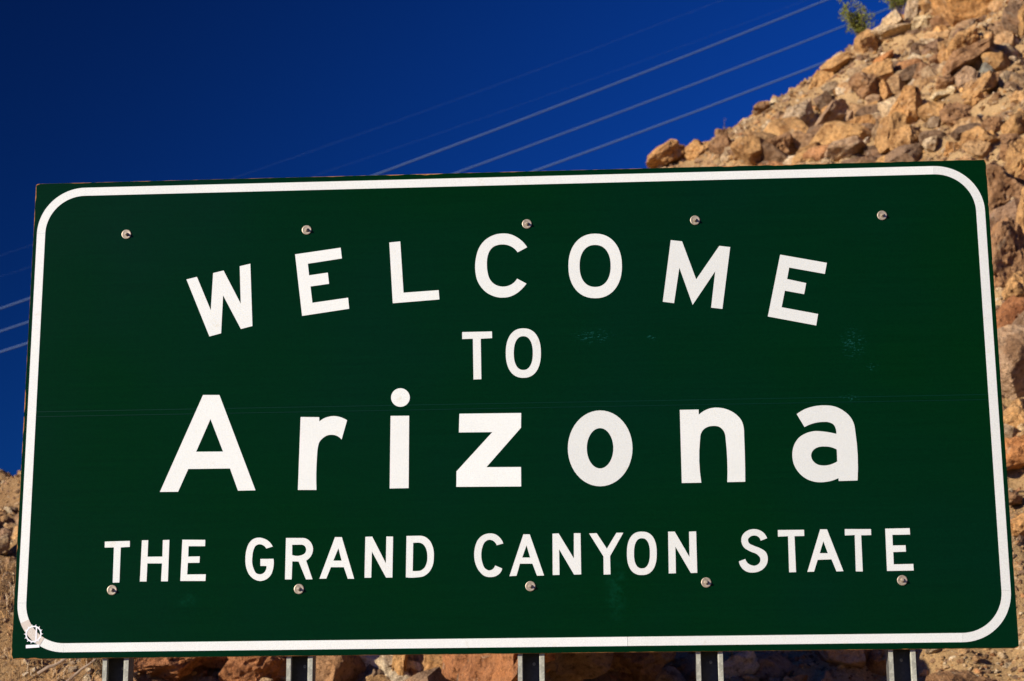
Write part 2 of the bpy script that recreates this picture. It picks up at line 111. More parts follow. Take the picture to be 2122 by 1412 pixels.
  ('D', [[[-0.4919,0.5758],[-0.4338,0.5758],[-0.4256,0.5759],[-0.4179,0.5752],[-0.4105,0.5736],[-0.4034,0.5711],[-0.3964,0.5675],[-0.3897,0.5628],[-0.3836,0.5573],[-0.3781,0.5515],[-0.3725,0.5436],[-0.3679,0.5347],[-0.3642,0.5254],[-0.3612,0.5161],[-0.3587,0.5049],[-0.3573,0.4933],[-0.3568,0.4817],[-0.3569,0.4701],[-0.3574,0.4595],[-0.3583,0.4489],[-0.3599,0.4385],[-0.3627,0.4285],[-0.3663,0.4196],[-0.3707,0.411],[-0.3759,0.4028],[-0.3819,0.3955],[-0.3875,0.3902],[-0.3936,0.3853],[-0.4002,0.381],[-0.407,0.3775],[-0.4149,0.3751],[-0.4233,0.3736],[-0.432,0.3729],[-0.4405,0.3722],[-0.4538,0.3713],[-0.4672,0.3711],[-0.4807,0.3717],[-0.4942,0.3729]],[[-0.4589,0.5418],[-0.4328,0.5422],[-0.4269,0.5414],[-0.4214,0.54],[-0.4163,0.5379],[-0.4117,0.5352],[-0.4071,0.5311],[-0.403,0.5261],[-0.3995,0.5205],[-0.3965,0.5149],[-0.3931,0.5064],[-0.391,0.4974],[-0.3896,0.4881],[-0.3889,0.4789],[-0.3885,0.4694],[-0.3888,0.4599],[-0.3899,0.4505],[-0.3921,0.4414],[-0.3944,0.4348],[-0.3971,0.4282],[-0.4004,0.422],[-0.4046,0.4166],[-0.4088,0.4127],[-0.4135,0.4093],[-0.4186,0.4064],[-0.4239,0.4044],[-0.4279,0.4035],[-0.4321,0.4032],[-0.4364,0.403],[-0.4406,0.4029],[-0.4457,0.4028],[-0.4507,0.4028],[-0.4557,0.4029],[-0.4608,0.4032]]]),
  ('C', [[[-0.0156,0.5321],[-0.0188,0.5399],[-0.0227,0.5472],[-0.0271,0.5539],[-0.0322,0.5601],[-0.0371,0.5652],[-0.0426,0.5698],[-0.0484,0.5739],[-0.0545,0.5772],[-0.0616,0.5797],[-0.0692,0.5813],[-0.077,0.5821],[-0.0846,0.5821],[-0.0927,0.5813],[-0.1008,0.5796],[-0.1087,0.577],[-0.116,0.5736],[-0.123,0.5691],[-0.1296,0.5635],[-0.1355,0.5572],[-0.1407,0.5506],[-0.1458,0.5417],[-0.1498,0.5321],[-0.1529,0.5219],[-0.1553,0.5118],[-0.157,0.503],[-0.1581,0.4941],[-0.1587,0.4851],[-0.1588,0.4762],[-0.1583,0.4655],[-0.1571,0.4548],[-0.1551,0.4442],[-0.1522,0.434],[-0.1487,0.4242],[-0.1444,0.4146],[-0.1393,0.4055],[-0.1334,0.3971],[-0.1274,0.3902],[-0.1208,0.3836],[-0.1135,0.3779],[-0.1057,0.3735],[-0.0991,0.3713],[-0.0921,0.3697],[-0.0849,0.3689],[-0.0779,0.3688],[-0.0707,0.3692],[-0.0635,0.3704],[-0.0565,0.3723],[-0.05,0.375],[-0.0444,0.3782],[-0.0389,0.382],[-0.034,0.3864],[-0.0299,0.3913],[-0.0273,0.3955],[-0.0251,0.4],[-0.0233,0.4049],[-0.022,0.41],[-0.0564,0.4249],[-0.0582,0.4199],[-0.0605,0.4155],[-0.0633,0.4117],[-0.0665,0.4084],[-0.0707,0.4055],[-0.0755,0.403],[-0.0806,0.4014],[-0.0855,0.4009],[-0.0908,0.4019],[-0.0961,0.4043],[-0.1011,0.4076],[-0.1055,0.4112],[-0.1102,0.4169],[-0.1137,0.4239],[-0.1164,0.4315],[-0.1188,0.439],[-0.1211,0.4477],[-0.1228,0.4566],[-0.1238,0.4657],[-0.1242,0.4746],[-0.124,0.4839],[-0.1233,0.4931],[-0.1218,0.5023],[-0.1196,0.5113],[-0.1174,0.5186],[-0.1148,0.5261],[-0.1115,0.533],[-0.1072,0.5389],[-0.1031,0.5428],[-0.0984,0.5464],[-0.0933,0.5493],[-0.0881,0.5509],[-0.0826,0.5512],[-0.0767,0.5503],[-0.071,0.5486],[-0.0658,0.5461],[-0.0603,0.5422],[-0.0555,0.5372],[-0.0514,0.531],[-0.0481,0.5236]]]),
  ('A', [[[0.0829,0.5752],[0.1142,0.5747],[0.1821,0.373],[0.1477,0.3724],[0.1261,0.4313],[0.065,0.4321],[0.0478,0.3737],[0.0133,0.372]],[[0.098,0.5215],[0.1153,0.4613],[0.0763,0.4619]]]),
  ('N', [[[0.2257,0.5765],[0.2557,0.5771],[0.3285,0.4539],[0.3303,0.5771],[0.3626,0.5767],[0.3627,0.3761],[0.3284,0.3755],[0.257,0.5004],[0.2575,0.3753],[0.2243,0.3747]]]),
  ('Y', [[[0.4048,0.5749],[0.4415,0.5755],[0.49,0.4993],[0.5381,0.5763],[0.5714,0.5758],[0.5048,0.4625],[0.5053,0.3742],[0.4722,0.3736],[0.4727,0.4619]]]),
  ('O', [[[0.7317,0.4732],[0.7307,0.4539],[0.7288,0.439],[0.7259,0.4259],[0.7221,0.4142],[0.7173,0.4037],[0.7116,0.3945],[0.7051,0.3867],[0.6977,0.3802],[0.6895,0.3752],[0.6804,0.3716],[0.6702,0.3695],[0.6569,0.3689],[0.6437,0.3698],[0.6336,0.3722],[0.6247,0.3761],[0.6167,0.3813],[0.6096,0.388],[0.6034,0.396],[0.5982,0.4053],[0.5939,0.4159],[0.5906,0.4278],[0.5883,0.441],[0.5871,0.4559],[0.587,0.4752],[0.5879,0.4946],[0.5898,0.5095],[0.5926,0.5227],[0.5964,0.5345],[0.6012,0.545],[0.6069,0.5543],[0.6134,0.5622],[0.6208,0.5687],[0.6291,0.5738],[0.6383,0.5774],[0.6485,0.5795],[0.6618,0.5801],[0.6751,0.5791],[0.6853,0.5767],[0.6943,0.5728],[0.7023,0.5675],[0.7094,0.5608],[0.7155,0.5527],[0.7208,0.5433],[0.725,0.5326],[0.7283,0.5207],[0.7305,0.5075],[0.7317,0.4926]],[[0.6986,0.4737],[0.698,0.4602],[0.6969,0.4499],[0.6953,0.4407],[0.6932,0.4325],[0.6907,0.4252],[0.6876,0.4188],[0.6841,0.4133],[0.6801,0.4088],[0.6757,0.4053],[0.6708,0.4027],[0.6653,0.4012],[0.6582,0.4008],[0.6512,0.4014],[0.6458,0.4031],[0.641,0.4057],[0.6368,0.4094],[0.633,0.414],[0.6297,0.4196],[0.627,0.4261],[0.6247,0.4335],[0.623,0.4417],[0.6218,0.4509],[0.6212,0.4613],[0.6213,0.4747],[0.6218,0.4882],[0.6229,0.4986],[0.6245,0.5078],[0.6266,0.516],[0.6291,0.5233],[0.6322,0.5298],[0.6357,0.5353],[0.6397,0.5398],[0.6441,0.5434],[0.649,0.5459],[0.6545,0.5474],[0.6617,0.5479],[0.6687,0.5472],[0.6742,0.5456],[0.6789,0.5429],[0.6832,0.5392],[0.687,0.5345],[0.6902,0.5289],[0.693,0.5224],[0.6952,0.515],[0.6969,0.5067],[0.6981,0.4975],[0.6987,0.4871]]]),
  ('N', [[[0.7897,0.5782],[0.8218,0.5777],[0.89,0.4528],[0.8914,0.5767],[0.9256,0.5773],[0.9251,0.3763],[0.8943,0.3756],[0.8231,0.5045],[0.8218,0.3755],[0.7876,0.3749]]]),
  ('S', [[[1.268,0.5391],[1.2643,0.5481],[1.2598,0.5561],[1.2544,0.5632],[1.2483,0.5692],[1.24,0.575],[1.2305,0.5795],[1.2204,0.5826],[1.2103,0.5842],[1.2005,0.5842],[1.1904,0.5828],[1.1805,0.58],[1.1715,0.5759],[1.1649,0.5716],[1.1586,0.5664],[1.153,0.5605],[1.1487,0.5541],[1.1458,0.5472],[1.1439,0.5396],[1.1431,0.5318],[1.1433,0.5243],[1.1446,0.517],[1.147,0.5096],[1.1503,0.5027],[1.1544,0.4965],[1.1605,0.4903],[1.1681,0.4851],[1.1763,0.4806],[1.1844,0.4762],[1.1926,0.4725],[1.2012,0.4695],[1.2095,0.4661],[1.2168,0.4614],[1.2213,0.4573],[1.2257,0.4528],[1.2293,0.4478],[1.2314,0.4425],[1.2319,0.4371],[1.2313,0.4312],[1.2297,0.4255],[1.2273,0.4206],[1.223,0.4156],[1.217,0.4114],[1.2104,0.4083],[1.2038,0.4066],[1.1984,0.4065],[1.1928,0.4075],[1.1872,0.4091],[1.182,0.4113],[1.1783,0.4133],[1.1746,0.4157],[1.1712,0.4184],[1.1682,0.4214],[1.1651,0.4254],[1.1625,0.4299],[1.1605,0.4348],[1.159,0.4402],[1.1278,0.4285],[1.1297,0.4194],[1.1325,0.411],[1.1362,0.4034],[1.141,0.3965],[1.1463,0.3906],[1.1526,0.3854],[1.1594,0.3809],[1.1666,0.3775],[1.1738,0.3753],[1.1815,0.3741],[1.1894,0.3736],[1.1971,0.3738],[1.2072,0.3749],[1.2173,0.3772],[1.227,0.3807],[1.2359,0.3853],[1.2433,0.3908],[1.2502,0.3973],[1.2562,0.4046],[1.261,0.4124],[1.2639,0.4194],[1.266,0.4269],[1.2673,0.4345],[1.2676,0.442],[1.2669,0.4498],[1.2653,0.4577],[1.2626,0.4652],[1.2589,0.4719],[1.2539,0.4773],[1.2478,0.4819],[1.2411,0.486],[1.2343,0.4899],[1.2265,0.4937],[1.2182,0.4969],[1.2099,0.5],[1.2019,0.5036],[1.1957,0.5064],[1.1892,0.5092],[1.1835,0.5126],[1.1793,0.5171],[1.1773,0.5212],[1.1758,0.5258],[1.1751,0.5306],[1.1755,0.5349],[1.1773,0.5386],[1.1801,0.5421],[1.1835,0.5453],[1.187,0.548],[1.192,0.5506],[1.1977,0.5524],[1.2036,0.5533],[1.2092,0.5532],[1.2141,0.5523],[1.2191,0.5505],[1.2237,0.5482],[1.2276,0.5452],[1.2308,0.5416],[1.2334,0.5375],[1.2354,0.5327],[1.2368,0.5274]]]),
  ('T', [[[1.3212,0.5781],[1.4475,0.5774],[1.4473,0.5475],[1.4001,0.5471],[1.4005,0.3732],[1.3677,0.3726],[1.3694,0.5475],[1.321,0.546]]]),
  ('A', [[[1.5254,0.5784],[1.5582,0.5779],[1.6275,0.3746],[1.5947,0.3739],[1.5735,0.4323],[1.5068,0.431],[1.4868,0.3743],[1.4551,0.3736]],[[1.5381,0.5208],[1.5573,0.4622],[1.518,0.4627]]]),
  ('T', [[[1.6437,0.5778],[1.7694,0.5759],[1.769,0.5472],[1.7209,0.5468],[1.7199,0.3722],[1.6872,0.3727],[1.6904,0.5484],[1.6433,0.5469]]]),
  ('E', [[[1.8382,0.5771],[1.955,0.5776],[1.9555,0.5467],[1.8705,0.5468],[1.8699,0.4951],[1.9309,0.4954],[1.9314,0.4646],[1.8704,0.4633],[1.8694,0.4041],[1.9628,0.405],[1.9632,0.3733],[1.8362,0.3729]]]),
]

# x, y, z, width, height, tilt, shape, colour, label
ROCKS = [
  (6.742, 20.808, 14.155, 1.571, 0.902, 10, 'b', (0.5, 0.27, 0.1), 'huge smooth orange-tan boulder, the biggest on the upper right slope'),
  (5.46, 21.7, 14.019, 0.727, 0.254, -12, 's', (0.55, 0.41, 0.24), 'long pale grey slab overhanging a black hollow just below the green bushes'),
  (5.957, 21.243, 14.055, 0.353, 0.286, -20, 'b', (0.66, 0.52, 0.3), 'cream rounded rock right of the long pale slab'),
  (6.154, 21.7, 14.596, 0.343, 0.326, 20, 'a', (0.5, 0.285, 0.11), 'blocky tan rock left of the huge smooth boulder'),
  (6.278, 20.947, 13.938, 0.4, 0.367, 30, 'a', (0.32, 0.18, 0.085), 'brown angular rock leaning on the lower left of the huge smooth boulder'),
  (5.878, 21.7, 14.513, 0.206, 0.378, 10, 'a', (0.42, 0.31, 0.19), 'upright greenish grey stone on the skyline right of the bushes'),
  (5.533, 21.7, 14.267, 0.378, 0.223, -35, 's', (0.55, 0.41, 0.24), 'tilted pale slab on the skyline at the foot of the larger green bush'),
  (5.627, 21.7, 14.186, 0.238, 0.204, 0, 'a', (0.5, 0.27, 0.1), 'small orange stone wedged behind the long pale slab'),
  (5.073, 21.7, 13.765, 0.471, 0.572, 8, 'w', (0.5, 0.285, 0.11), 'tall triangular tan rock standing just below the skyline under the bushes'),
  (4.586, 21.7, 13.442, 0.636, 0.368, -25, 's', (0.5, 0.285, 0.11), 'sloping tan slab just below the skyline left of the triangular rock'),
  (4.236, 21.7, 13.181, 0.317, 0.433, 25, 'a', (0.5, 0.285, 0.11), 'tan leaning block below the sloping slab near the skyline'),
  (5.248, 20.956, 13.326, 0.363, 0.148, -30, 'a', (0.5, 0.22, 0.075), 'bright rust-orange stone, the most orange one on the slope'),
  (4.958, 19.893, 12.604, 0.475, 0.38, -30, 'a', (0.5, 0.285, 0.11), 'large tan block below the rust-orange stone'),
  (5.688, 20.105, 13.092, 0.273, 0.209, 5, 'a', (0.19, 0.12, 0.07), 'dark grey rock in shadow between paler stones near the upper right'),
  (5.962, 19.4, 12.706, 0.195, 0.393, 0, 'w', (0.5, 0.27, 0.1), 'narrow upright blade of orange rock with a dark shadow on its right'),
  (5.816, 19.525, 12.679, 0.189, 0.284, 25, 'w', (0.32, 0.18, 0.085), 'brown pointed stone just left of the upright orange blade'),
  (6.105, 18.81, 12.579, 0.648, 0.463, -28, 'b', (0.5, 0.285, 0.11), 'mottled tan boulder above the long overhanging brown ledge'),
  (6.091, 18.391, 12.148, 1.0, 0.318, -30, 's', (0.32, 0.18, 0.085), 'long sloping brown slab with the deep black overhang beneath its right end'),
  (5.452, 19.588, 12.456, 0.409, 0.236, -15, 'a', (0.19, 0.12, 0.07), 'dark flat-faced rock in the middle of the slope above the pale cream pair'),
  (5.62, 19.185, 12.297, 0.388, 0.357, 10, 'b', (0.32, 0.18, 0.085), 'rounded reddish brown boulder in the middle of the slope'),
  (5.687, 17.935, 11.725, 0.326, 0.237, -10, 'b', (0.32, 0.18, 0.085), 'low brown stone right of the rounded reddish boulder'),
  (5.953, 17.915, 11.754, 0.312, 0.386, 15, 'a', (0.44, 0.29, 0.165), 'pinkish brown upright block below the long sloping slab'),
  (6.083, 17.494, 11.471, 0.512, 0.234, -32, 's', (0.5, 0.285, 0.11), 'tan slab tilted up to the right with a black triangular shadow at its tip'),
  (6.342, 17.897, 11.933, 0.253, 0.313, 10, 'w', (0.25, 0.24, 0.19), 'blue-grey pointed stone right of the long sloping slab'),
  (5.563, 17.79, 11.477, 0.294, 0.106, -12, 's', (0.66, 0.52, 0.3), 'bright cream flat stone, the left one of the cream pair'),
  (5.712, 17.661, 11.515, 0.147, 0.123, 0, 'b', (0.66, 0.52, 0.3), 'bright cream knob, the right one of the cream pair'),
  (4.718, 19.794, 12.33, 0.519, 0.409, 5, 'b', (0.32, 0.18, 0.085), 'big rounded brown boulder in the centre of the slope'),
  (5.034, 19.596, 12.214, 0.188, 0.344, -20, 'a', (0.5, 0.27, 0.1), 'narrow orange-brown block right of the big rounded brown boulder'),
  (4.807, 19.628, 12.104, 0.219, 0.156, 0, 'b', (0.44, 0.29, 0.165), 'small pinkish stone at the foot of the big rounded brown boulder'),
  (4.32, 20.731, 12.676, 0.357, 0.195, -5, 's', (0.42, 0.31, 0.19), 'light grey slab above the arch-shaped dark hollow'),
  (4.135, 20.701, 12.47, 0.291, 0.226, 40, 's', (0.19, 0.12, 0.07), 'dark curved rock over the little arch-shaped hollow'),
  (4.133, 20.1, 12.118, 0.19, 0.158, 0, 'b', (0.5, 0.27, 0.1), 'small bright orange stone inside the arch-shaped hollow'),
  (3.736, 20.353, 11.958, 0.603, 0.73, 25, 'b', (0.42, 0.31, 0.19), 'large grey-tan boulder left of the arch-shaped hollow'),
  (4.097, 19.645, 11.729, 0.714, 0.279, -38, 's', (0.44, 0.29, 0.165), 'long pinkish slab running down left from the arch-shaped hollow'),
  (4.963, 17.565, 11.143, 0.478, 0.507, 15, 'a', (0.5, 0.27, 0.1), 'broad tan-orange block in the middle right above the big flat boulders'),
  (5.291, 16.953, 10.825, 0.369, 0.312, -10, 'a', (0.5, 0.285, 0.11), 'tan angular block right of the broad orange one'),
  (5.513, 16.632, 10.703, 0.421, 0.365, 0, 'b', (0.32, 0.18, 0.085), 'rough dark brown boulder with a small pointed stone in front'),
  (5.57, 16.239, 10.378, 0.171, 0.248, 0, 'w', (0.5, 0.27, 0.1), 'small pointed orange stone like a fin above the right part of the sign'),
  (5.97, 17.285, 11.159, 0.405, 0.318, 10, 'b', (0.5, 0.285, 0.11), 'light tan broken stone on the upper right below the tilted slab'),
  (5.838, 15.641, 10.201, 0.27, 0.243, -15, 'a', (0.32, 0.18, 0.085), 'brown block left of the big tan rock at the right edge'),
  (6.115, 15.338, 10.086, 0.428, 0.294, -35, 'b', (0.5, 0.285, 0.11), 'big smooth tan rock cut off by the right edge of the photo'),
  (5.975, 15.042, 9.653, 0.368, 0.368, 0, 'b', (0.32, 0.18, 0.085), 'dull brown rounded boulder low by the right edge with yellow lichen'),
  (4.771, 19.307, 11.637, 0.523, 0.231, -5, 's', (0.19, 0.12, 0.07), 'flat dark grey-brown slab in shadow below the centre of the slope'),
  (4.431, 18.664, 11.17, 0.569, 0.285, -18, 's', (0.5, 0.27, 0.1), 'orange-brown wedge slab above a black slit'),
  (4.406, 19.449, 11.746, 0.232, 0.247, 20, 'b', (0.44, 0.29, 0.165), 'pinkish stone between the long pinkish slab and the flat dark slab'),
  (4.614, 16.9, 10.508, 0.337, 0.562, 8, 'a', (0.5, 0.285, 0.11), 'tall tan block beside the broad tan boulder, with a yellowish stain'),
  (4.86, 16.642, 10.269, 0.584, 0.445, 5, 'b', (0.5, 0.285, 0.11), 'broad tan boulder resting on the skyline of the sign top'),
  (5.07, 16.157, 10.14, 0.205, 0.219, 0, 'a', (0.55, 0.41, 0.24), 'whitish broken stone above the top border of the sign'),
  (5.233, 16.66, 10.65, 0.168, 0.196, 20, 'a', (0.42, 0.31, 0.19), 'greyish stone with a yellow-green tint above the whitish one'),
  (3.987, 17.165, 10.37, 0.593, 0.212, -8, 's', (0.44, 0.29, 0.165), 'pinkish tan slab lying right along the top edge of the sign'),
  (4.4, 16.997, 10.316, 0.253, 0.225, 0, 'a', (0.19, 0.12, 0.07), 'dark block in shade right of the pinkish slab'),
  (3.738, 18.56, 10.862, 0.297, 0.208, -15, 'a', (0.42, 0.31, 0.19), 'grey-tan stone near the dark hollow close to the top edge of the sign'),
  (4.031, 18.77, 11.079, 0.45, 0.18, -20, 'a', (0.42, 0.31, 0.19), 'grey lumpy stone right of the dark hollow above the sign'),
  (3.171, 18.98, 11.051, 0.647, 0.542, 15, 'b', (0.32, 0.18, 0.085), 'big domed brown boulder just above the sign with a black shadow on its right'),
  (2.688, 18.842, 10.955, 0.508, 0.418, 10, 'b', (0.5, 0.285, 0.11), 'smooth tan boulder just above the sign left of the domed brown one'),
  (3.465, 20.584, 12.048, 0.352, 0.352, 35, 'a', (0.32, 0.18, 0.085), 'brown rock casting a narrow shadow above the domed brown boulder'),
  (2.46, 21.207, 11.892, 0.357, 0.324, 30, 'a', (0.32, 0.18, 0.085), 'brown leaning stone left of the smooth tan boulder'),
  (2.029, 21.7, 11.934, 0.656, 0.394, -22, 'b', (0.5, 0.285, 0.11), 'weathered tan ledge between the skyline boulder and the leaning stone'),
  (1.454, 21.7, 11.919, 0.728, 0.364, -28, 'b', (0.5, 0.27, 0.1), 'rounded orange boulder at the lower left end of the skyline above the sign'),
  (3.19, 21.7, 12.772, 0.268, 0.184, -10, 'a', (0.32, 0.18, 0.085), 'brown knob standing up on the skyline'),
  (3.414, 21.7, 12.899, 0.114, 0.087, 0, 'a', (0.66, 0.52, 0.3), 'tiny white stone beside the brown knob on the skyline'),
  (2.48, 21.7, 12.291, 0.233, 0.166, 0, 'a', (0.32, 0.18, 0.085), 'dark brown lump half buried in the finer slope near the skyline'),
  (2.32, 21.7, 12.185, 0.167, 0.093, -20, 'a', (0.55, 0.41, 0.24), 'small pale stone on the lower skyline'),
  (4.566, 21.7, 13.621, 0.272, 0.136, -30, 's', (0.55, 0.41, 0.24), 'thin pale stone on the skyline left of the triangular rock'),
  (5.619, 15.516, 9.945, 0.482, 0.294, -15, 'b', (0.5, 0.285, 0.11), 'tan boulder behind the top right corner of the sign'),
  (5.328, 15.887, 9.971, 0.298, 0.217, 0, 'a', (0.5, 0.27, 0.1), 'orange-tan block above the right part of the sign top'),
  (6.313, 17.615, 11.659, 0.177, 0.147, 0, 'a', (0.32, 0.18, 0.085), 'brown stone above the tilted slab tip'),
  (6.506, 17.494, 11.577, 0.264, 0.205, -10, 'a', (0.42, 0.31, 0.19), 'grey broken stone near the right edge in the upper slope'),
  (7.004, 18.79, 12.968, 0.374, 0.343, 0, 'b', (0.5, 0.27, 0.1), 'orange-tan boulder at the right edge beside the huge smooth one'),
  (6.737, 18.586, 12.641, 0.339, 0.277, -25, 'b', (0.5, 0.285, 0.11), 'lumpy tan stone below the right end of the huge smooth boulder'),
  (5.588, 14.131, 8.671, 0.712, 0.744, 10, 'b', (0.32, 0.18, 0.085), 'brown boulder behind the sign corner at upper right, over a deep black gap'),
  (5.953, 14.523, 9.215, 0.464, 0.729, 0, 'b', (0.5, 0.285, 0.11), 'tan block right of the yellow-green plant'),
  (5.628, 13.201, 7.885, 0.371, 1.238, 12, 'b', (0.5, 0.285, 0.11), 'tall tan rock at the right edge opposite the black gap'),
  (5.217, 12.687, 7.386, 0.57, 0.901, 15, 'b', (0.32, 0.18, 0.085), 'tall rough brown rock to the right of the upper part of the sign'),
  (5.217, 11.907, 6.888, 0.405, 0.405, 0, 'b', (0.5, 0.285, 0.11), 'round tan boulder halfway up the right edge'),
  (4.979, 11.263, 6.285, 0.613, 0.668, 10, 'b', (0.36, 0.155, 0.06), 'rough reddish rock right of the sign below the round tan boulder'),
  (4.569, 9.743, 5.507, 0.615, 0.717, -5, 'b', (0.44, 0.29, 0.165), 'large smooth pinkish brown boulder right of the sign'),
  (4.487, 9.194, 4.881, 0.446, 0.347, -25, 'a', (0.5, 0.285, 0.11), 'cracked tan ledge above the orange boulder on the right'),
  (4.282, 8.283, 4.399, 0.445, 0.309, 5, 'b', (0.5, 0.22, 0.075), 'deep orange boulder over a black hollow right of the sign'),
  (4.127, 7.492, 3.647, 0.267, 0.267, 0, 'a', (0.5, 0.27, 0.1), 'orange stone set in sandy gravel at the right edge'),
  (4.11, 7.868, 3.957, 0.182, 0.114, 0, 'b', (0.32, 0.18, 0.085), 'small brown stone in the hollow under the deep orange boulder'),
  (-3.231, 6.354, 2.447, 0.705, 0.249, -8, 'b', (0.36, 0.155, 0.06), 'layered reddish rock between the first and second posts'),
  (-3.461, 6.515, 2.59, 0.547, 0.151, -8, 's', (0.36, 0.155, 0.06), 'thin reddish ledge directly under the sign right of the first post'),
  (-2.844, 6.564, 2.505, 0.142, 0.142, 0, 'b', (0.36, 0.155, 0.06), 'fist-shaped red stone between two dark gaps under the sign'),
  (-2.508, 6.599, 2.391, 0.709, 0.459, -15, 'b', (0.36, 0.155, 0.06), 'knobbly red boulder left of the second post'),
  (-1.872, 6.586, 2.444, 0.538, 0.455, -20, 'a', (0.32, 0.18, 0.085), 'smooth-faced brown rock right of the second post with its right side black'),
  (-1.3, 6.545, 2.416, 0.123, 0.37, 5, 'a', (0.5, 0.285, 0.11), 'tan upright stone between the second and third posts'),
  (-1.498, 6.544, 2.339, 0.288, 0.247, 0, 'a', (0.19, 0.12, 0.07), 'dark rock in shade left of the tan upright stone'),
  (-0.791, 6.558, 2.392, 0.573, 0.491, 10, 'b', (0.5, 0.27, 0.1), 'craggy orange rock left of the third post'),
  (-0.428, 6.564, 2.428, 0.368, 0.409, -15, 'b', (0.36, 0.155, 0.06), 'craggy reddish rock touching the third post from behind'),
  (-0.15, 5.55, 2.75, 1.2, 1.75, 5, 'b', (0.36, 0.155, 0.06), 'large craggy red rock right of the third post, enlarged unseen behind the sign to cast shade'),  # upper part hidden by the sign is enlarged to cast shade rightwards
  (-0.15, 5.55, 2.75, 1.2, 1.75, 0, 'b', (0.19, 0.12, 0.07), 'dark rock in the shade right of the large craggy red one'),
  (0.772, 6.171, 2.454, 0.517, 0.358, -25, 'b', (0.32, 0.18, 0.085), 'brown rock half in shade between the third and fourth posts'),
  (2.331, 6.388, 2.496, 0.366, 0.183, 10, 's', (0.44, 0.29, 0.165), 'pinkish flat rock in sand left of the fifth post'),
  (2.673, 6.57, 2.435, 0.33, 0.33, -30, 'a', (0.32, 0.18, 0.085), 'brown tilted rock touching the fifth post from the left'),
  (3.166, 5.816, 2.164, 0.592, 0.276, -5, 'b', (0.32, 0.18, 0.085), 'brown rock added below the right sign corner for the shadow it casts'),  # added low down to throw a shadow along the lower right
  (3.267, 6.193, 2.421, 0.057, 0.045, 0, 'a', (0.32, 0.18, 0.085), 'small brown stone with a dark shadow in the gravel under the right corner'),
  (3.101, 6.48, 2.532, 0.123, 0.062, 0, 'b', (0.42, 0.31, 0.19), 'small grey stone in the gravel just under the sign right of the fifth post'),
]

# hollows in the slope: x, y, half width, half length, depth
PITS = [(5.483, 21.222, 0.15, 0.12, 0.241), (5.213, 21.473, 0.076, 0.179, 0.15), (6.06, 18.393, 0.167, 0.208, 0.267), (6.241, 18.243, 0.166, 0.133, 0.266), (5.999, 18.984, 0.07, 0.154, 0.15), (5.393, 19.612, 0.126, 0.101, 0.201), (4.132, 20.571, 0.088, 0.369, 0.15), (4.257, 19.891, 0.055, 0.054, 0.15), (3.936, 19.231, 0.137, 0.365, 0.22), (4.142, 19.526, 0.108, 0.237, 0.173), (3.407, 18.856, 0.135, 0.232, 0.216), (3.504, 18.571, 0.074, 0.705, 0.15), (4.362, 17.247, 0.17, 0.158, 0.273), (4.35, 17.031, 0.127, 0.101, 0.202), (4.404, 19.964, 0.079, 0.1, 0.15), (5.837, 16.707, 0.085, 0.262, 0.15), (6.328, 17.408, 0.088, 0.307, 0.15), (3.597, 20.628, 0.064, 0.147, 0.15), (2.428, 20.281, 0.063, 1.007, 0.15), (6.951, 19.25, 0.079, 0.218, 0.15), (3.974, 18.68, 0.134, 0.107, 0.215), (7.029, 18.621, 0.062, 0.145, 0.15), (4.976, 19.91, 0.079, 0.064, 0.15), (6.181, 21.237, 0.042, 0.136, 0.15), (5.745, 21.372, 0.101, 0.081, 0.162), (5.618, 16.999, 0.071, 0.234, 0.15), (5.43, 17.792, 0.073, 0.059, 0.15), (6.213, 17.661, 0.074, 0.106, 0.15), (4.481, 19.534, 0.093, 0.074, 0.15), (5.034, 19.664, 0.063, 0.081, 0.15), (6.041, 16.514, 0.084, 0.132, 0.15), (5.403, 15.968, 0.068, 0.067, 0.15), (5.745, 14.218, 0.163, 0.218, 0.261), (5.329, 13.323, 0.217, 0.175, 0.348), (5.499, 13.4, 0.109, 0.303, 0.175), (5.362, 12.616, 0.132, 0.189, 0.211), (4.784, 10.087, 0.068, 0.234, 0.15), (4.515, 9.466, 0.076, 0.06, 0.15), (4.217, 8.101, 0.13, 0.122, 0.207), (4.172, 7.855, 0.068, 0.055, 0.15), (-2.869, 6.46, 0.075, 0.06, 0.15), (-2.29, 6.64, 0.054, 0.046, 0.15), (-1.015, 6.771, 0.104, 0.083, 0.166), (-2.06, 6.498, 0.041, 0.134, 0.15), (-0.372, 7.002, 0.038, 0.314, 0.15)]
# ---------------------------------------------------------------- terrain shape
def _hash(ix, iy, s):
    n = (ix.astype(np.int64) * 374761393 + iy.astype(np.int64) * 668265263 + s * 1442695041) & 0x7fffffff
    n = ((n ^ (n >> 13)) * 1274126177) & 0x7fffffff
    n = (n ^ (n >> 16)) & 0x7fffffff
    return (n % 100003) / 100003.0

def vnoise(x, y, s=0):
    ix, iy = np.floor(x), np.floor(y)
    fx, fy = x - ix, y - iy
    fx = fx * fx * (3 - 2 * fx); fy = fy * fy * (3 - 2 * fy)
    a = _hash(ix, iy, s); b = _hash(ix + 1, iy, s); c = _hash(ix, iy + 1, s); d = _hash(ix + 1, iy + 1, s)
    return (a + (b - a) * fx) * (1 - fy) + (c + (d - c) * fx) * fy - 0.5

CREST_X = [-40, -18, -10.1, -9.75, -5, 0.3, 1.0, 1.2, 1.47, 1.94, 2.46, 3.02, 3.33, 3.67, 4.2, 4.8, 5.43, 6.1, 8.0, 12, 24, 40]
CREST_Z = [1.2, 3.6, 5.62, 5.78, 8.6, 11.3, 11.55, 11.75, 11.95, 12.08, 12.4, 12.75, 13.0, 13.15, 13.5, 14.0, 14.35, 14.75, 15.8, 17.5, 20, 16]
TOE_Y, CREST_Y = 6.0, 22.0

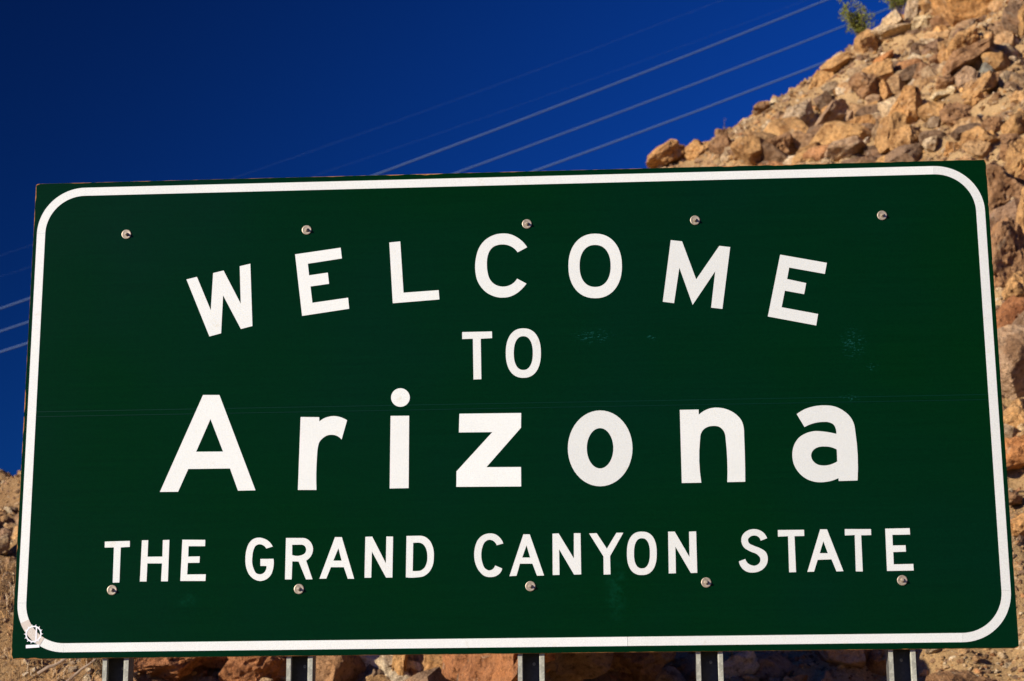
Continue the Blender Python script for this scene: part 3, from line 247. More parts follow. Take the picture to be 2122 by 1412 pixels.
def height(x, y):
    """hillside height above the roadside, metres (numpy arrays)"""
    x = np.asarray(x, float); y = np.asarray(y, float)
    zc = np.interp(x, CREST_X, CREST_Z)
    zt = 2.15 + 0.0 * x
    t = np.clip((y - TOE_Y) / (CREST_Y - TOE_Y), 0, 1)
    up = zt + (zc - zt) * (0.35 * t ** 0.8 + 0.65 * t)
    b = np.clip((y - 1.3) / (TOE_Y - 1.3), 0, 1)
    bank = zt * (b ** 1.35)
    z = np.where(y < TOE_Y, bank, up)
    back = np.clip(y - CREST_Y, 0, None)
    z = z - 0.30 * back - 0.012 * back ** 2
    amp = np.clip((y - 1.3) / 5.0, 0, 1)
    atc = 1.0 - 0.92 * np.exp(-((y - CREST_Y) / 1.6) ** 2)
    n = 0.75 * vnoise(x * 0.42 + 7, y * 0.42, 1) + 0.60 * vnoise(x * 1.1, y * 1.1 + 3, 2) \
        + 0.34 * vnoise(x * 2.6 + y * 0.4, y * 2.6, 3) + 0.17 * vnoise(x * 6.1, y * 6.1, 4) \
        + 0.05 * vnoise(x * 12.7, y * 12.7, 5)
    n = n + 0.16 * (0.25 - np.abs(vnoise(x * 1.9 + 3, y * 1.9, 8))) + 0.10 * (0.25 - np.abs(vnoise(x * 4.3, y * 4.3 + 5, 9)))
    for px_, py_, rx_, ry_, d_ in PITS:            # hollows between the boulders
        q = ((x - px_) / rx_) ** 2 + ((y - py_) / ry_) ** 2
        z = z - d_ * np.exp(-np.clip(q, 0, 30) ** 2)
    return z + 0.02 * np.exp(-((y - CREST_Y) / 2.0) ** 2) + n * amp * atc * 0.85

# ---------------------------------------------------------------- materials
def mat(name, base=(0.5, 0.5, 0.5), rough=0.6, metal=0.0, spec=0.5):
    m = bpy.data.materials.new(name)
    m.use_nodes = True
    p = m.node_tree.nodes['Principled BSDF']
    p.inputs['Base Color'].default_value = (*base, 1)
    p.inputs['Roughness'].default_value = rough
    p.inputs['Metallic'].default_value = metal
    p.inputs['Specular IOR Level'].default_value = spec
    return m, m.node_tree.nodes, m.node_tree.links, p

def nz(n, l, scale, detail=4, rough=0.55, coord=None, dist=0.0):
    t = n.new('ShaderNodeTexNoise')
    t.inputs['Scale'].default_value = scale
    t.inputs['Detail'].default_value = detail
    t.inputs['Roughness'].default_value = rough
    t.inputs['Distortion'].default_value = dist
    if coord is not None: l.new(coord, t.inputs['Vector'])
    return t

def ramp(n, l, src, stops):
    r = n.new('ShaderNodeValToRGB')
    e = r.color_ramp.elements
    while len(e) < len(stops): e.new(0.5)
    for i, (pos, c) in enumerate(stops):
        e[i].position = pos
        e[i].color = (*c, 1) if isinstance(c, tuple) else (c, c, c, 1)
    l.new(src, r.inputs[0])
    return r

def mixc(n, l, a, b, fac=1.0, mode='MULTIPLY'):
    m = n.new('ShaderNodeMixRGB'); m.blend_type = mode
    for s, v in (('Color1', a), ('Color2', b), ('Fac', fac)):
        if hasattr(v, 'links'): l.new(v, m.inputs[s])
        else: m.inputs[s].default_value = v if s == 'Fac' else (*v, 1)
    return m.outputs[0]

def bump(n, l, p, h, strength, dist):
    b = n.new('ShaderNodeBump')
    b.inputs['Strength'].default_value = strength
    b.inputs['Distance'].default_value = dist
    l.new(h, b.inputs['Height'])
    l.new(b.outputs[0], p.inputs['Normal'])

def rock_material(name, colour_source):
    m, n, l, p = mat(name, rough=0.93, spec=0.2)
    geo = n.new('ShaderNodeNewGeometry')
    pos = geo.outputs['Position']
    if colour_source == 'object':
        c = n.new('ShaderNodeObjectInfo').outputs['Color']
    elif colour_source == 'vertex':
        a = n.new('ShaderNodeVertexColor'); a.layer_name = 'tint'; c = a.outputs['Color']
    n1 = nz(n, l, 3.2, 6, 0.6, pos)
    n2 = nz(n, l, 22, 6, 0.65, pos)
    n3 = nz(n, l, 90, 4, 0.6, pos)
    r1 = ramp(n, l, n1.outputs[0], [(0.34, (0.55, 0.47, 0.40)), (0.5, (1.0, 1.0, 1.0)), (0.70, (1.22, 1.14, 1.0))])
    r2 = ramp(n, l, n2.outputs[0], [(0.33, (0.46, 0.40, 0.35)), (0.48, (1.0, 1.0, 1.0)), (0.72, (1.25, 1.2, 1.15))])
    r3 = ramp(n, l, n3.outputs[0], [(0.32, 0.70), (0.55, 1.0), (0.72, 1.18)])
    k = mixc(n, l, c, r1.outputs[0]); k = mixc(n, l, k, r2.outputs[0]); k = mixc(n, l, k, r3.outputs[0])
    # iron stain and pale mineral crust in patches
    n4 = nz(n, l, 1.7, 5, 0.6, pos, 0.6)
    f = ramp(n, l, n4.outputs[0], [(0.58, 0.0), (0.70, 0.30)])
    k = mixc(n, l, k, (0.40, 0.17, 0.05), f.outputs[0], 'MIX')
    n5 = nz(n, l, 5.3, 5, 0.7, pos, 0.4)
    f5 = ramp(n, l, n5.outputs[0], [(0.60, 0.0), (0.68, 0.5)])
    k = mixc(n, l, k, (0.46, 0.38, 0.25), f5.outputs[0], 'MIX')
    l.new(k, p.inputs['Base Color'])
    h1 = nz(n, l, 14, 9, 0.68, pos)
    v = n.new('ShaderNodeTexVoronoi'); v.inputs['Scale'].default_value = 9; v.feature = 'F1'
    l.new(pos, v.inputs['Vector'])
    ad = n.new('ShaderNodeMath'); ad.operation = 'MULTIPLY_ADD'
    l.new(v.outputs['Distance'], ad.inputs[0]); ad.inputs[1].default_value = 0.45
    l.new(h1.outputs[0], ad.inputs[2])
    bump(n, l, p, ad.outputs[0], 1.0, 0.11)
    return m

M_ROCK = rock_material('rock', 'object')
M_RUBBLE = rock_material('rubble', 'vertex')

def soil_material(name, flat):
    m, n, l, p = mat(name, rough=0.97, spec=0.1)
    pos = n.new('ShaderNodeNewGeometry').outputs['Position']
    a = nz(n, l, 0.6, 6, 0.6, pos)
    c = ramp(n, l, a.outputs[0], [(0.3, (0.36, 0.22, 0.10)), (0.5, (0.50, 0.32, 0.145)), (0.7, (0.58, 0.39, 0.185))])
    b = nz(n, l, 38, 6, 0.7, pos)
    r = ramp(n, l, b.outputs[0], [(0.3, 0.6), (0.5, 1.0), (0.7, 1.25)])
    g = nz(n, l, 140, 3, 0.6, pos)
    r2 = ramp(n, l, g.outputs[0], [(0.35, 0.72), (0.65, 1.2)])
    k = mixc(n, l, c.outputs[0], r.outputs[0]); k = mixc(n, l, k, r2.outputs[0])
    if not flat:        # plant litter darkens the soil on the left-hand side
        sp_ = n.new('ShaderNodeSeparateXYZ'); l.new(pos, sp_.inputs[0])
        mr = n.new('ShaderNodeMapRange'); mr.inputs['From Min'].default_value = -2.6; mr.inputs['From Max'].default_value = -4.6
        l.new(sp_.outputs['X'], mr.inputs['Value'])
        lit = n.new('ShaderNodeMath'); lit.operation = 'MULTIPLY'; l.new(mr.outputs[0], lit.inputs[0]); l.new(nz(n, l, 5, 6, 0.7, pos).outputs[0], lit.inputs[1]); lit.use_clamp = True
        k = mixc(n, l, k, (0.20, 0.10, 0.04), lit.outputs[0], 'MIX')
    l.new(k, p.inputs['Base Color'])
    h = nz(n, l, 30, 8, 0.75, pos)
    bump(n, l, p, h.outputs[0], 1.0, 0.05)
    return m

M_SOIL = soil_material('soil', False)
M_GROUND = soil_material('roadside_gravel', True)
M_ROAD, n, l, p = mat('asphalt', (0.05, 0.05, 0.05), 0.9, 0, 0.2)
t = n.new('ShaderNodeNewGeometry').outputs['Position']
a = nz(n, l, 60, 4, 0.7, t); r = ramp(n, l, a.outputs[0], [(0.3, (0.035, 0.035, 0.036)), (0.7, (0.07, 0.068, 0.065))])
l.new(r.outputs[0], p.inputs['Base Color'])
M_LINE, *_ = mat('road_paint', (0.7, 0.69, 0.64), 0.7)

# green reflective sheeting: deep green, with a few scuffs and a cloudy smear
M_GREEN, n, l, p = mat('green_sheeting', (0.0012, 0.018, 0.0075), 0.5, 0, 0.06)
tc = n.new('ShaderNodeTexCoord').outputs['Object']
big = nz(n, l, 0.55, 3, 0.5, tc)
gr = ramp(n, l, big.outputs[0], [(0.35, (0.0004, 0.0172, 0.0026)), (0.62, (0.0003, 0.0155, 0.0056))])
fine = nz(n, l, 300, 2, 0.6, tc)
fr = ramp(n, l, fine.outputs[0], [(0.35, 0.82), (0.65, 1.2)])
kk = mixc(n, l, gr.outputs[0], fr.outputs[0])
sx = n.new('ShaderNodeSeparateXYZ'); l.new(tc, sx.inputs[0])
def spot(cx, cz, rx, rz):
    v = n.new('ShaderNodeVectorMath'); v.operation = 'SUBTRACT'; l.new(tc, v.inputs[0]); v.inputs[1].default_value = (cx, 0, cz)
    w = n.new('ShaderNodeVectorMath'); w.operation = 'MULTIPLY'; l.new(v.outputs[0], w.inputs[0]); w.inputs[1].default_value = (1 / rx, 0, 1 / rz)
    q = n.new('ShaderNodeVectorMath'); q.operation = 'LENGTH'; l.new(w.outputs[0], q.inputs[0])
    mr = n.new('ShaderNodeMapRange'); mr.interpolation_type = 'SMOOTHSTEP'
    mr.inputs['From Min'].default_value = 1.0; mr.inputs['From Max'].default_value = 0.2
    l.new(q.outputs['Value'], mr.inputs['Value'])
    return mr.outputs[0]
def addv(a, b, op='ADD'):
    m = n.new('ShaderNodeMath'); m.operation = op; m.use_clamp = True
    for i, v in enumerate((a, b)):
        if hasattr(v, 'links'): l.new(v, m.inputs[i])
        else: m.inputs[i].default_value = v
    return m.outputs[0]
scr = None
for s in [(0.44, 1.565, 0.13, 0.05), (0.73, 1.55, 0.03, 0.03), (1.73, 1.50, 0.08, 0.10), (1.70, 1.225, 0.07, 0.025), (1.82, 1.38, 0.04, 0.03)]:
    o = spot(*s); scr = o if scr is None else addv(scr, o)
mp = n.new('ShaderNodeMapping'); l.new(tc, mp.inputs[0]); mp.inputs['Scale'].default_value = (1.0, 1, 3.2); mp.inputs['Rotation'].default_value = (0, 0.25, 0)
sn = nz(n, l, 38, 5, 0.75, mp.outputs[0])
st = ramp(n, l, sn.outputs[0], [(0.555, 0.0), (0.62, 1.0)])
f1 = addv(scr, st.outputs[0], 'MULTIPLY')
kk = mixc(n, l, kk, (0.010, 0.075, 0.062), f1, 'MIX')
smear = addv(spot(0.53, 0.30, 0.07, 0.20), spot(-1.57, 0.27, 0.06, 0.05))
smn = nz(n, l, 22, 4, 0.7, tc)
smr = ramp(n, l, smn.outputs[0], [(0.42, 0.0), (0.75, 0.35)])
kk = mixc(n, l, kk, (0.004, 0.07, 0.035), addv(smear, smr.outputs[0], 'MULTIPLY'), 'MIX')
# long faint wipe lines
mp2 = n.new('ShaderNodeMapping'); l.new(tc, mp2.inputs[0]); mp2.inputs['Scale'].default_value = (0.35, 1, 14)
wn2 = nz(n, l, 5, 3, 0.6, mp2.outputs[0])
wr = ramp(n, l, wn2.outputs[0], [(0.3, 0.92), (0.7, 1.07)])
kk = mixc(n, l, kk, wr.outputs[0])
l.new(kk, p.inputs['Base Color'])
rr = ramp(n, l, big.outputs[0], [(0.3, 0.22), (0.7, 0.32)])
l.new(rr.outputs[0], p.inputs['Roughness'])
ply = nz(n, l, 60, 3, 0.5, mp2.outputs[0])
bump(n, l, p, ply.outputs[0], 0.15, 0.002)

def white_material(name, base, amount=0.06):
    m, n, l, p = mat(name, base, 0.45, 0, 0.35)
    t = n.new('ShaderNodeTexCoord').outputs['Object']
    a = nz(n, l, 2.5, 5, 0.6, t); r = ramp(n, l, a.outputs[0], [(0.3, 1 - amount), (0.7, 1.0)])
    b = nz(n, l, 260, 2, 0.6, t); r2 = ramp(n, l, b.outputs[0], [(0.3, 0.80), (0.62, 1.0)])
    c = nz(n, l, 14, 4, 0.7, t); r3 = ramp(n, l, c.outputs[0], [(0.62, (1, 1, 1)), (0.8, (0.86, 0.80, 0.68))])
    oi = n.new('ShaderNodeObjectInfo').outputs['Color']
    k = mixc(n, l, base, r.outputs[0]); k = mixc(n, l, k, r2.outputs[0]); k = mixc(n, l, k, r3.outputs[0]); k = mixc(n, l, k, oi)
    l.new(k, p.inputs['Base Color'])
    return m
M_WHITE = white_material('white_reflective_tape', (0.775, 0.81, 0.765))
M_DECAL = white_material('white_decal', (0.85, 0.86, 0.88), 0.02)
M_PATCH = white_material('yellowed_tape', (0.62, 0.55, 0.46), 0.04)
M_FAINT = white_material('faint_print', (0.70, 0.66, 0.58), 0.02)

M_PLY, n, l, p = mat('plywood', (0.36, 0.17, 0.06), 0.9, 0, 0.1)
t = n.new('ShaderNodeTexCoord').outputs['Object']
a = nz(n, l, 25, 5, 0.7, t); r = ramp(n, l, a.outputs[0], [(0.3, (0.18, 0.07, 0.03)), (0.55, (0.42, 0.19, 0.06)), (0.75, (0.50, 0.33, 0.16))])
l.new(r.outputs[0], p.inputs['Base Color'])

def metal_material(name, base, rough, metal):
    m, n, l, p = mat(name, base, rough, metal)
    t = n.new('ShaderNodeTexCoord').outputs['Object']
    v = n.new('ShaderNodeTexVoronoi'); v.inputs['Scale'].default_value = 90; l.new(t, v.inputs['Vector'])
    r = ramp(n, l, v.outputs['Color'], [(0.2, 0.8), (0.8, 1.12)])
    a = nz(n, l, 9, 5, 0.7, t); r2 = ramp(n, l, a.outputs[0], [(0.3, 0.75), (0.6, 1.0)])
    k = mixc(n, l, base, r.outputs[0]); k = mixc(n, l, k, r2.outputs[0])
    l.new(k, p.inputs['Base Color'])
    return m
M_GALV = metal_material('galvanised_steel', (0.37, 0.37, 0.29), 0.6, 0.0)
M_BOLT = metal_material('weathered_steel', (0.42, 0.35, 0.25), 0.5, 0.45)
M_WIRE, *_ = mat('weathered_cable', (0.055, 0.11, 0.24), 0.7, 0.0)
M_DRY, n, l, p = mat('dry_stems', (0.45, 0.27, 0.11), 0.8, 0, 0.2)
oc = n.new('ShaderNodeVertexColor'); oc.layer_name = 'tint'
l.new(oc.outputs['Color'], p.inputs['Base Color'])
M_LEAF, n, l, p = mat('desert_leaf', (0.10, 0.11, 0.02), 0.7, 0, 0.2)
oc = n.new('ShaderNodeVertexColor'); oc.layer_name = 'tint'
l.new(oc.outputs['Color'], p.inputs['Base Color'])
M_BARK, n, l, p = mat('grey_bark', (0.30, 0.22, 0.15), 0.9, 0, 0.1)

# ---------------------------------------------------------------- helpers
def tag(o, label=None, cat=None, group=None, kind=None):
    if label: o['label'] = label
    if cat: o['category'] = cat
    if group: o['group'] = group
    if kind: o['kind'] = kind
    return o

def link(name, me, parent=None):
    o = bpy.data.objects.new(name, me)
    COL.objects.link(o)
    if parent: o.parent = parent
    return o

def mesh_from(name, verts, faces, material, smooth=False):
    me = bpy.data.meshes.new(name)
    me.from_pydata([tuple(v) for v in verts], [], [tuple(f) for f in faces])
    me.materials.append(material)
    if smooth: me.polygons.foreach_set('use_smooth', [True] * len(me.polygons))
    me.update()
    return me

def mesh_np(name, V, F, material, tint=None, smooth=False):
    """big triangle mesh from numpy arrays"""
    me = bpy.data.meshes.new(name)
    nv, nf, k = len(V), len(F), F.shape[1]
    me.vertices.add(nv); me.vertices.foreach_set('co', V.astype(np.float32).ravel())
    me.loops.add(nf * k); me.loops.foreach_set('vertex_index', F.astype(np.int32).ravel())
    me.polygons.add(nf)
    me.polygons.foreach_set('loop_start', np.arange(0, nf * k, k, dtype=np.int32))
    me.polygons.foreach_set('use_smooth', np.full(nf, smooth))
    me.update(calc_edges=True)
    if tint is not None:
        a = me.color_attributes.new('tint', 'FLOAT_COLOR', 'POINT')
        c = np.ones((nv, 4), np.float32); c[:, :3] = tint
        a.data.foreach_set('color', c.ravel())
    me.materials.append(material)
    return me

def tube(pts, radii, seg=6):
    V, F = [], []
    pts = [Vector(q) for q in pts]
    for i, q in enumerate(pts):
        d = (pts[min(i + 1, len(pts) - 1)] - pts[max(i - 1, 0)]).normalized()
        s = d.cross(Vector((0.31, 0.17, 0.93))).normalized(); u = d.cross(s)
        for k in range(seg):
            a = 2 * math.pi * k / seg
            V.append(q + (s * math.cos(a) + u * math.sin(a)) * radii[i])
    for i in range(len(pts) - 1):
        for k in range(seg):
            a, b = i * seg + k, i * seg + (k + 1) % seg
            F.append((a, b, b + seg, a + seg))
    F.append(tuple(range(seg))[::-1]); F.append(tuple(range((len(pts) - 1) * seg, len(pts) * seg)))
    return V, F

# ---------------------------------------------------------------- ground and hillside
gm = mesh_from('ground', [(-900, -900, -0.02), (900, -900, -0.02), (900, 900, -0.02), (-900, 900, -0.02)], [(0, 1, 2, 3)], M_GROUND)
tag(link('ground', gm), kind='structure')

rd = link('road', mesh_from('road', [(-500, -24, -0.012), (500, -24, -0.012), (500, -6.5, -0.012), (-500, -6.5, -0.012)], [(0, 1, 2, 3)], M_ROAD))
tag(rd, kind='structure')
for y0_, y1_ in ((-7.3, -7.18), (-23.3, -23.18)):
    link('edge_line', mesh_from('edge_line', [(-500, y0_, -0.008), (500, y0_, -0.008), (500, y1_, -0.008), (-500, y1_, -0.008)], [(0, 1, 2, 3)], M_LINE), rd)
xs = np.concatenate([np.arange(-34, -13, 0.5), np.arange(-13, 10, 0.065), np.arange(10, 34, 0.5)])
ys = np.concatenate([np.arange(0.9, 5, 0.12), np.arange(5, 13, 0.065), np.arange(13, 23.2, 0.085), np.arange(23.2, 60, 0.9)])
X, Y = np.meshgrid(xs, ys)
Zt = height(X, Y)
edge = np.clip((np.abs(X) - 24) / 9, 0, 1)
Zt = Zt * (1 - edge ** 2) - 0.15 * edge
Zt = np.maximum(Zt, -0.6)
Zt[0, :] = -0.5
nx, ny = len(xs), len(ys)
V = np.stack([X.ravel(), Y.ravel(), Zt.ravel()], 1)
i = (np.arange(ny - 1)[:, None] * nx + np.arange(nx - 1)[None]).ravel()
F = np.stack([i, i + 1, i + nx + 1, i + nx], 1)
hm = mesh_np('hillside', V, F, M_SOIL, smooth=True)
tag(link('hillside', hm), kind='structure')

# ---------------------------------------------------------------- rocks
def ico(sub):
    bm = bmesh.new(); bmesh.ops.create_icosphere(bm, subdivisions=sub, radius=1.0)
    v = np.array([q.co[:] for q in bm.verts]); f = np.array([[q.index for q in t.verts] for t in bm.faces])
    bm.free(); return v, f
ICO = {s: ico(s) for s in (1, 2, 3, 4, 5)}

def rock_shape(seed, sub, kind, rough=1.0):
    """unit rock: a sphere cut by facet planes, roughened, scaled into a -1..1 box"""
    r = np.random.default_rng(seed)
    V, F = ICO[sub]; V = V.copy() * 1.15
    if kind == 'w':
        V[:, :2] *= (1.15 - 0.42 * (V[:, 2:3] + 0.6))
    cuts = {'b': 16, 'a': 11, 's': 10, 'w': 9}[kind]
    N = r.normal(size=(cuts, 3)); N /= np.linalg.norm(N, axis=1)[:, None]
    D = r.uniform(0.62, 0.95, cuts) if kind == 'b' else r.uniform(0.5, 0.82, cuts)
    if kind in 'as':
        B = np.array([[1, 0, 0], [-1, 0, 0], [0, 1, 0], [0, -1, 0], [0, 0, 1], [0, 0, -1]]) + r.normal(size=(6, 3)) * 0.2
        B /= np.linalg.norm(B, axis=1)[:, None]
        N = np.concatenate([N, B]); D = np.concatenate([D, r.uniform(0.55, 0.75, 6)])
    for _ in range(2):
        for nn, d in zip(N, D):
            s = V @ nn - d
            V = V - np.where(s > 0, s, 0)[:, None] * nn * 0.97
    off = Vector(r.uniform(-50, 50, 3))
    a1, a2, a3 = (0.20, 0.10, 0.055) if kind == 'b' else (0.10, 0.05, 0.03)
    out = np.empty_like(V)
    a1, a2, a3 = a1 * rough, a2 * rough, a3 * rough
    for k, v in enumerate(V):
        q = Vector(v)
        d = noise.noise(q * 1.7 + off) * a1 + noise.noise(q * 4.1 + off) * a2
        if sub > 2:
            rg = noise.noise(q * 2.6 - off)
            d += (0.35 - abs(noise.noise(q * 6.3 + off))) * a3 * 1.3 + noise.noise(q * 15 + off) * a3 * 0.6
            if abs(rg) < 0.05 and kind in 'ba': d -= (0.05 - abs(rg)) * 2.0 * (rough > 0.7)      # cracks
        out[k] = v + v / (np.linalg.norm(v) + 1e-6) * d
    lo, hi = out.min(0), out.max(0)
    return (out - (lo + hi) / 2) / ((hi - lo) / 2), F

def near_cam(x, y): return math.hypot(x - 0.55, y + 9.0)

for k, (x, y, z, w, h, tilt, shp, colr, lab) in enumerate(ROCKS):
    big = max(w, h)
    V, F = rock_shape(100 + k, 5 if big > 0.6 else (4 if big > 0.25 else 3), shp, 0.45 if 'smooth' in lab else 1.0)
    dep = (0.5 * (w + h) * 0.62) * (1.25 if shp == 's' else 1.0)
    V = V * np.array([w * 0.56, dep, h * 0.58])
    me = mesh_np('rock', V, F, M_ROCK, smooth=False)
    word = 'boulder' if big > 0.45 else ('rock' if big > 0.2 else 'stone')
    o = link(word, me)
    o.location = (x, y - 0.34 * dep, z + 0.05 * h)
    o.rotation_euler = (rnd.uniform(-0.2, 0.1), R(tilt), rnd.uniform(-0.35, 0.35))
    j = rnd.uniform(1.08, 1.28)
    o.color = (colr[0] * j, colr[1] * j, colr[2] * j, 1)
    tag(o, lab, word)

# smaller stones of the scree: shared meshes, one object each
PAL = 1.2 * np.array([(.50, .31, .14), (.46, .28, .125), (.42, .255, .12), (.31, .19, .10), (.25, .155, .09), (.56, .41, .23),
                (.45, .32, .18), (.40, .275, .15), (.22, .14, .08), (.52, .30, .115), (.60, .48, .31), (.40, .20, .085)])
MED = [mesh_np('stone', *rock_shape(900 + q, 3, 'abaws'[q % 5]), M_ROCK) for q in range(15)]
ROT = np.array([[0.99822597, 0.05906904, -0.00746702], [0.02050332, -0.22329946, 0.97453423], [0.05589742, -0.97295848, -0.22411443]])
def project(P):
    c = (P - np.array([0.550621, -8.986295, 1.65])) @ ROT.T
    return 512 + c[:, 0] / -c[:, 2] * 1840.6, 340.5 - c[:, 1] / -c[:, 2] * 1840.6, -c[:, 2]
N = 20000
cy = 5.8 + 16.6 * rng.random(N) ** 0.9
cx = rng.uniform(-11, 8.8, N)
P = np.stack([cx, cy, height(cx, cy)], 1)
px, py, dist = project(P)
seen = (px > -12) & (px < 1036) & (py > -14) & (py < 690)
behind_sign = (px > 24 + (py - 184) * -0.05) & (px < 992 + (py - 165) * 0.068) & (py > 176) & (py < 655)
seen &= ~behind_sign
# size: many small, few large; sandy apron low on the right has only pebbles
size = np.minimum(0.05 * np.exp(rng.normal(0, 0.62, N)), 0.22)
size *= 0.42 + 1.15 * np.clip(vnoise(cx * 0.75, cy * 0.75, 40) + vnoise(cx * 2.1, cy * 2.1, 41) * 0.5 + 0.5, 0, 1)
size = np.where(cx < -4, size * 0.6, size)
size = np.where(cy > 20.6, np.minimum(size, 0.07), size)
apron = (cx > 2.3) & (cy < 8.2) | ((cx < -3.6) & (cy < 9))
size = np.where(apron, size * 0.35, size)
shown = size / dist
med = []
inpit = np.zeros(N, bool)
for p_ in PITS: inpit |= ((cx - p_[0]) / (p_[2] * 1.15)) ** 2 + ((cy - p_[1]) / (p_[3] * 1.1)) ** 2 < 1
size = np.where(inpit, size * 0.25, size)
order = np.argsort(-np.where(seen, shown, -1))[:225]
tone = rng.integers(0, len(PAL), N); tj = rng.uniform(0.8, 1.2, N)
TN = ['tan', 'tan', 'tan', 'brown', 'brown', 'pale', 'greyish', 'greyish', 'dark brown', 'orange-tan', 'cream', 'rust-red']
for q in order:
    s = size[q] * 1.35
    o = link('scree_stone', MED[rnd.randrange(15)])
    o.location = (P[q, 0], P[q, 1], P[q, 2] - s * 0.02)
    o.scale = (s * rnd.uniform(0.8, 1.35), s * rnd.uniform(0.8, 1.2), s * rnd.uniform(0.55, 0.95))
    o.rotation_euler = (rnd.uniform(-0.6, 0.6), rnd.uniform(-0.7, 0.7), rnd.uniform(0, 6.28))
    c = PAL[tone[q]] * tj[q]
    o.color = (c[0], c[1], c[2], 1)
    med.append((o, px[q], py[q], size[q], TN[tone[q]]))

ANCHORS = [('huge smooth orange-tan', 'the huge smooth orange-tan boulder'), ('long pale grey slab', 'the long pale grey slab'), ('tall triangular', 'the tall triangular tan rock'),
           ('bright rust', 'the bright rust-orange stone'), ('narrow upright', 'the narrow upright orange blade'), ('long sloping brown', 'the long sloping brown slab'),
           ('dark flat-faced', 'the dark flat-faced rock'), ('rounded reddish', 'the rounded reddish brown boulder'), ('bright cream flat', 'the bright cream flat stone'),
           ('big rounded brown', 'the big rounded brown boulder'), ('large grey-tan', 'the large grey-tan boulder'), ('broad tan-orange', 'the broad tan-orange block'),
           ('rough dark brown', 'the rough dark brown boulder'), ('small pointed orange', 'the small orange fin-shaped stone'), ('big smooth tan rock', 'the big smooth tan rock at the right edge'),
           ('broad tan boulder', 'the broad tan boulder on the sign top'), ('big domed', 'the big domed brown boulder'), ('rounded orange boulder', 'the rounded orange skyline boulder'),
           ('brown knob', 'the brown skyline knob'), ('deep orange', 'the deep orange boulder'), ('large smooth pinkish', 'the large smooth pinkish boulder'),
           ('round tan boulder', 'the round tan boulder at the right edge'), ('layered reddish', 'the layered reddish rock under the sign'), ('smooth-faced', 'the smooth-faced brown rock under the sign'),
           ('large craggy red', 'the large craggy red rock'), ('brown tilted', 'the brown tilted rock at the fifth post'), ('knobbly red', 'the knobbly red boulder under the sign'),
           ('tilted pale slab', 'the tilted pale slab on the skyline'), ('tan slab tilted', 'the tan slab tilted up to the right'), ('orange-tan boulder at the right edge', 'the orange-tan boulder at the right edge'),
           ('weathered tan ledge', 'the weathered tan ledge'), ('brown boulder behind the upper right', 'the brown boulder behind the sign corner')]
anc = []
for row in ROCKS:
    for key, short in ANCHORS:
        if row[8].startswith(key):
            ax_, ay_, _ = project(np.array([row[:3]])); anc.append((ax_[0], ay_[0], short))
made = {}
for o, x_, y_, s_, t_ in sorted(med, key=lambda e: -e[3]):
    best = sorted(anc, key=lambda e: (e[0] - x_) ** 2 + (e[1] - y_) ** 2)
    word = 'larger' if s_ > 0.13 else ('small' if s_ < 0.085 else 'middling')
    lab = None
    if x_ < 40:
        spot_ = ['near the skyline', 'upper middle part', 'middle part', 'lower part', 'lowest part'][min(4, int((y_ - 460) / 45))]
        lab = '%s %s stone on the left edge slope, %s' % (word, t_, spot_)
    else:
        for ax_, ay_, short in best[:5]:
            dx_, dy_ = x_ - ax_, y_ - ay_
            if abs(dx_) > 1.6 * abs(dy_): rel = 'left of' if dx_ < 0 else 'right of'
            elif abs(dy_) > 1.6 * abs(dx_): rel = 'above' if dy_ < 0 else 'below'
            else: rel = ('above and ' if dy_ < 0 else 'below and ') + ('left of' if dx_ < 0 else 'right of')
            c_ = '%s %s stone %s %s' % (word, t_, rel, short)
            if lab is None: lab = c_
            if c_ not in made: lab = c_; break
    made.setdefault(lab, []).append(o)
for lab, os_ in made.items():
    for o in os_:
        tag(o, lab, 'stone', 'loose stones on the scree slope' if len(os_) == 1 else lab + ' (several alike)')

def rubble(name, P, size, seed, sub):
    """very many loose stones joined into one mesh"""
    r = np.random.default_rng(seed)
    bases = [rock_shape(seed * 31 + q, sub, 'aabsw'[q % 5]) for q in range(10)]
    VV, FF, TT = [], [], []; off = 0
    for b in range(10):
        idx = np.arange(len(P))[b::10]
        bv, bf = bases[b]
        n_ = len(idx)
        ang = r.uniform(0, 6.283, (n_, 3)); ang[:, :2] = r.uniform(-0.7, 0.7, (n_, 2))
        ca, sa = np.cos(ang), np.sin(ang)
        sc = size[idx][:, None] * np.stack([r.uniform(0.8, 1.4, n_), r.uniform(0.8, 1.3, n_), r.uniform(0.5, 1.0, n_)], 1)
        v = bv[None] * sc[:, None, :]
        y1 = v[..., 1] * ca[:, None, 0] - v[..., 2] * sa[:, None, 0]; z1 = v[..., 1] * sa[:, None, 0] + v[..., 2] * ca[:, None, 0]
        x2 = v[..., 0] * ca[:, None, 1] + z1 * sa[:, None, 1]; z2 = -v[..., 0] * sa[:, None, 1] + z1 * ca[:, None, 1]
        x3 = x2 * ca[:, None, 2] - y1 * sa[:, None, 2]; y3 = x2 * sa[:, None, 2] + y1 * ca[:, None, 2]
        v = np.stack([x3, y3, z2], -1) + P[idx][:, None, :] + np.array([0, 0, 1])[None, None] * (size[idx] * -0.10)[:, None, None]
        VV.append(v.reshape(-1, 3))
        FF.append((bf[None] + (np.arange(n_) * len(bv))[:, None, None]).reshape(-1, 3) + off)
        c = PAL[r.integers(0, len(PAL), n_)] * r.uniform(0.75, 1.2, (n_, 1))
        TT.append(np.repeat(c, len(bv), 0))
        off += n_ * len(bv)
    o = link(name, mesh_np(name, np.concatenate(VV), np.concatenate(FF), M_RUBBLE, np.concatenate(TT)))
    return tag(o, kind='stuff')

rest = np.setdiff1d(np.arange(N), order)
rest = rest[seen[rest] | (rng.random(len(rest)) < 0.75)]
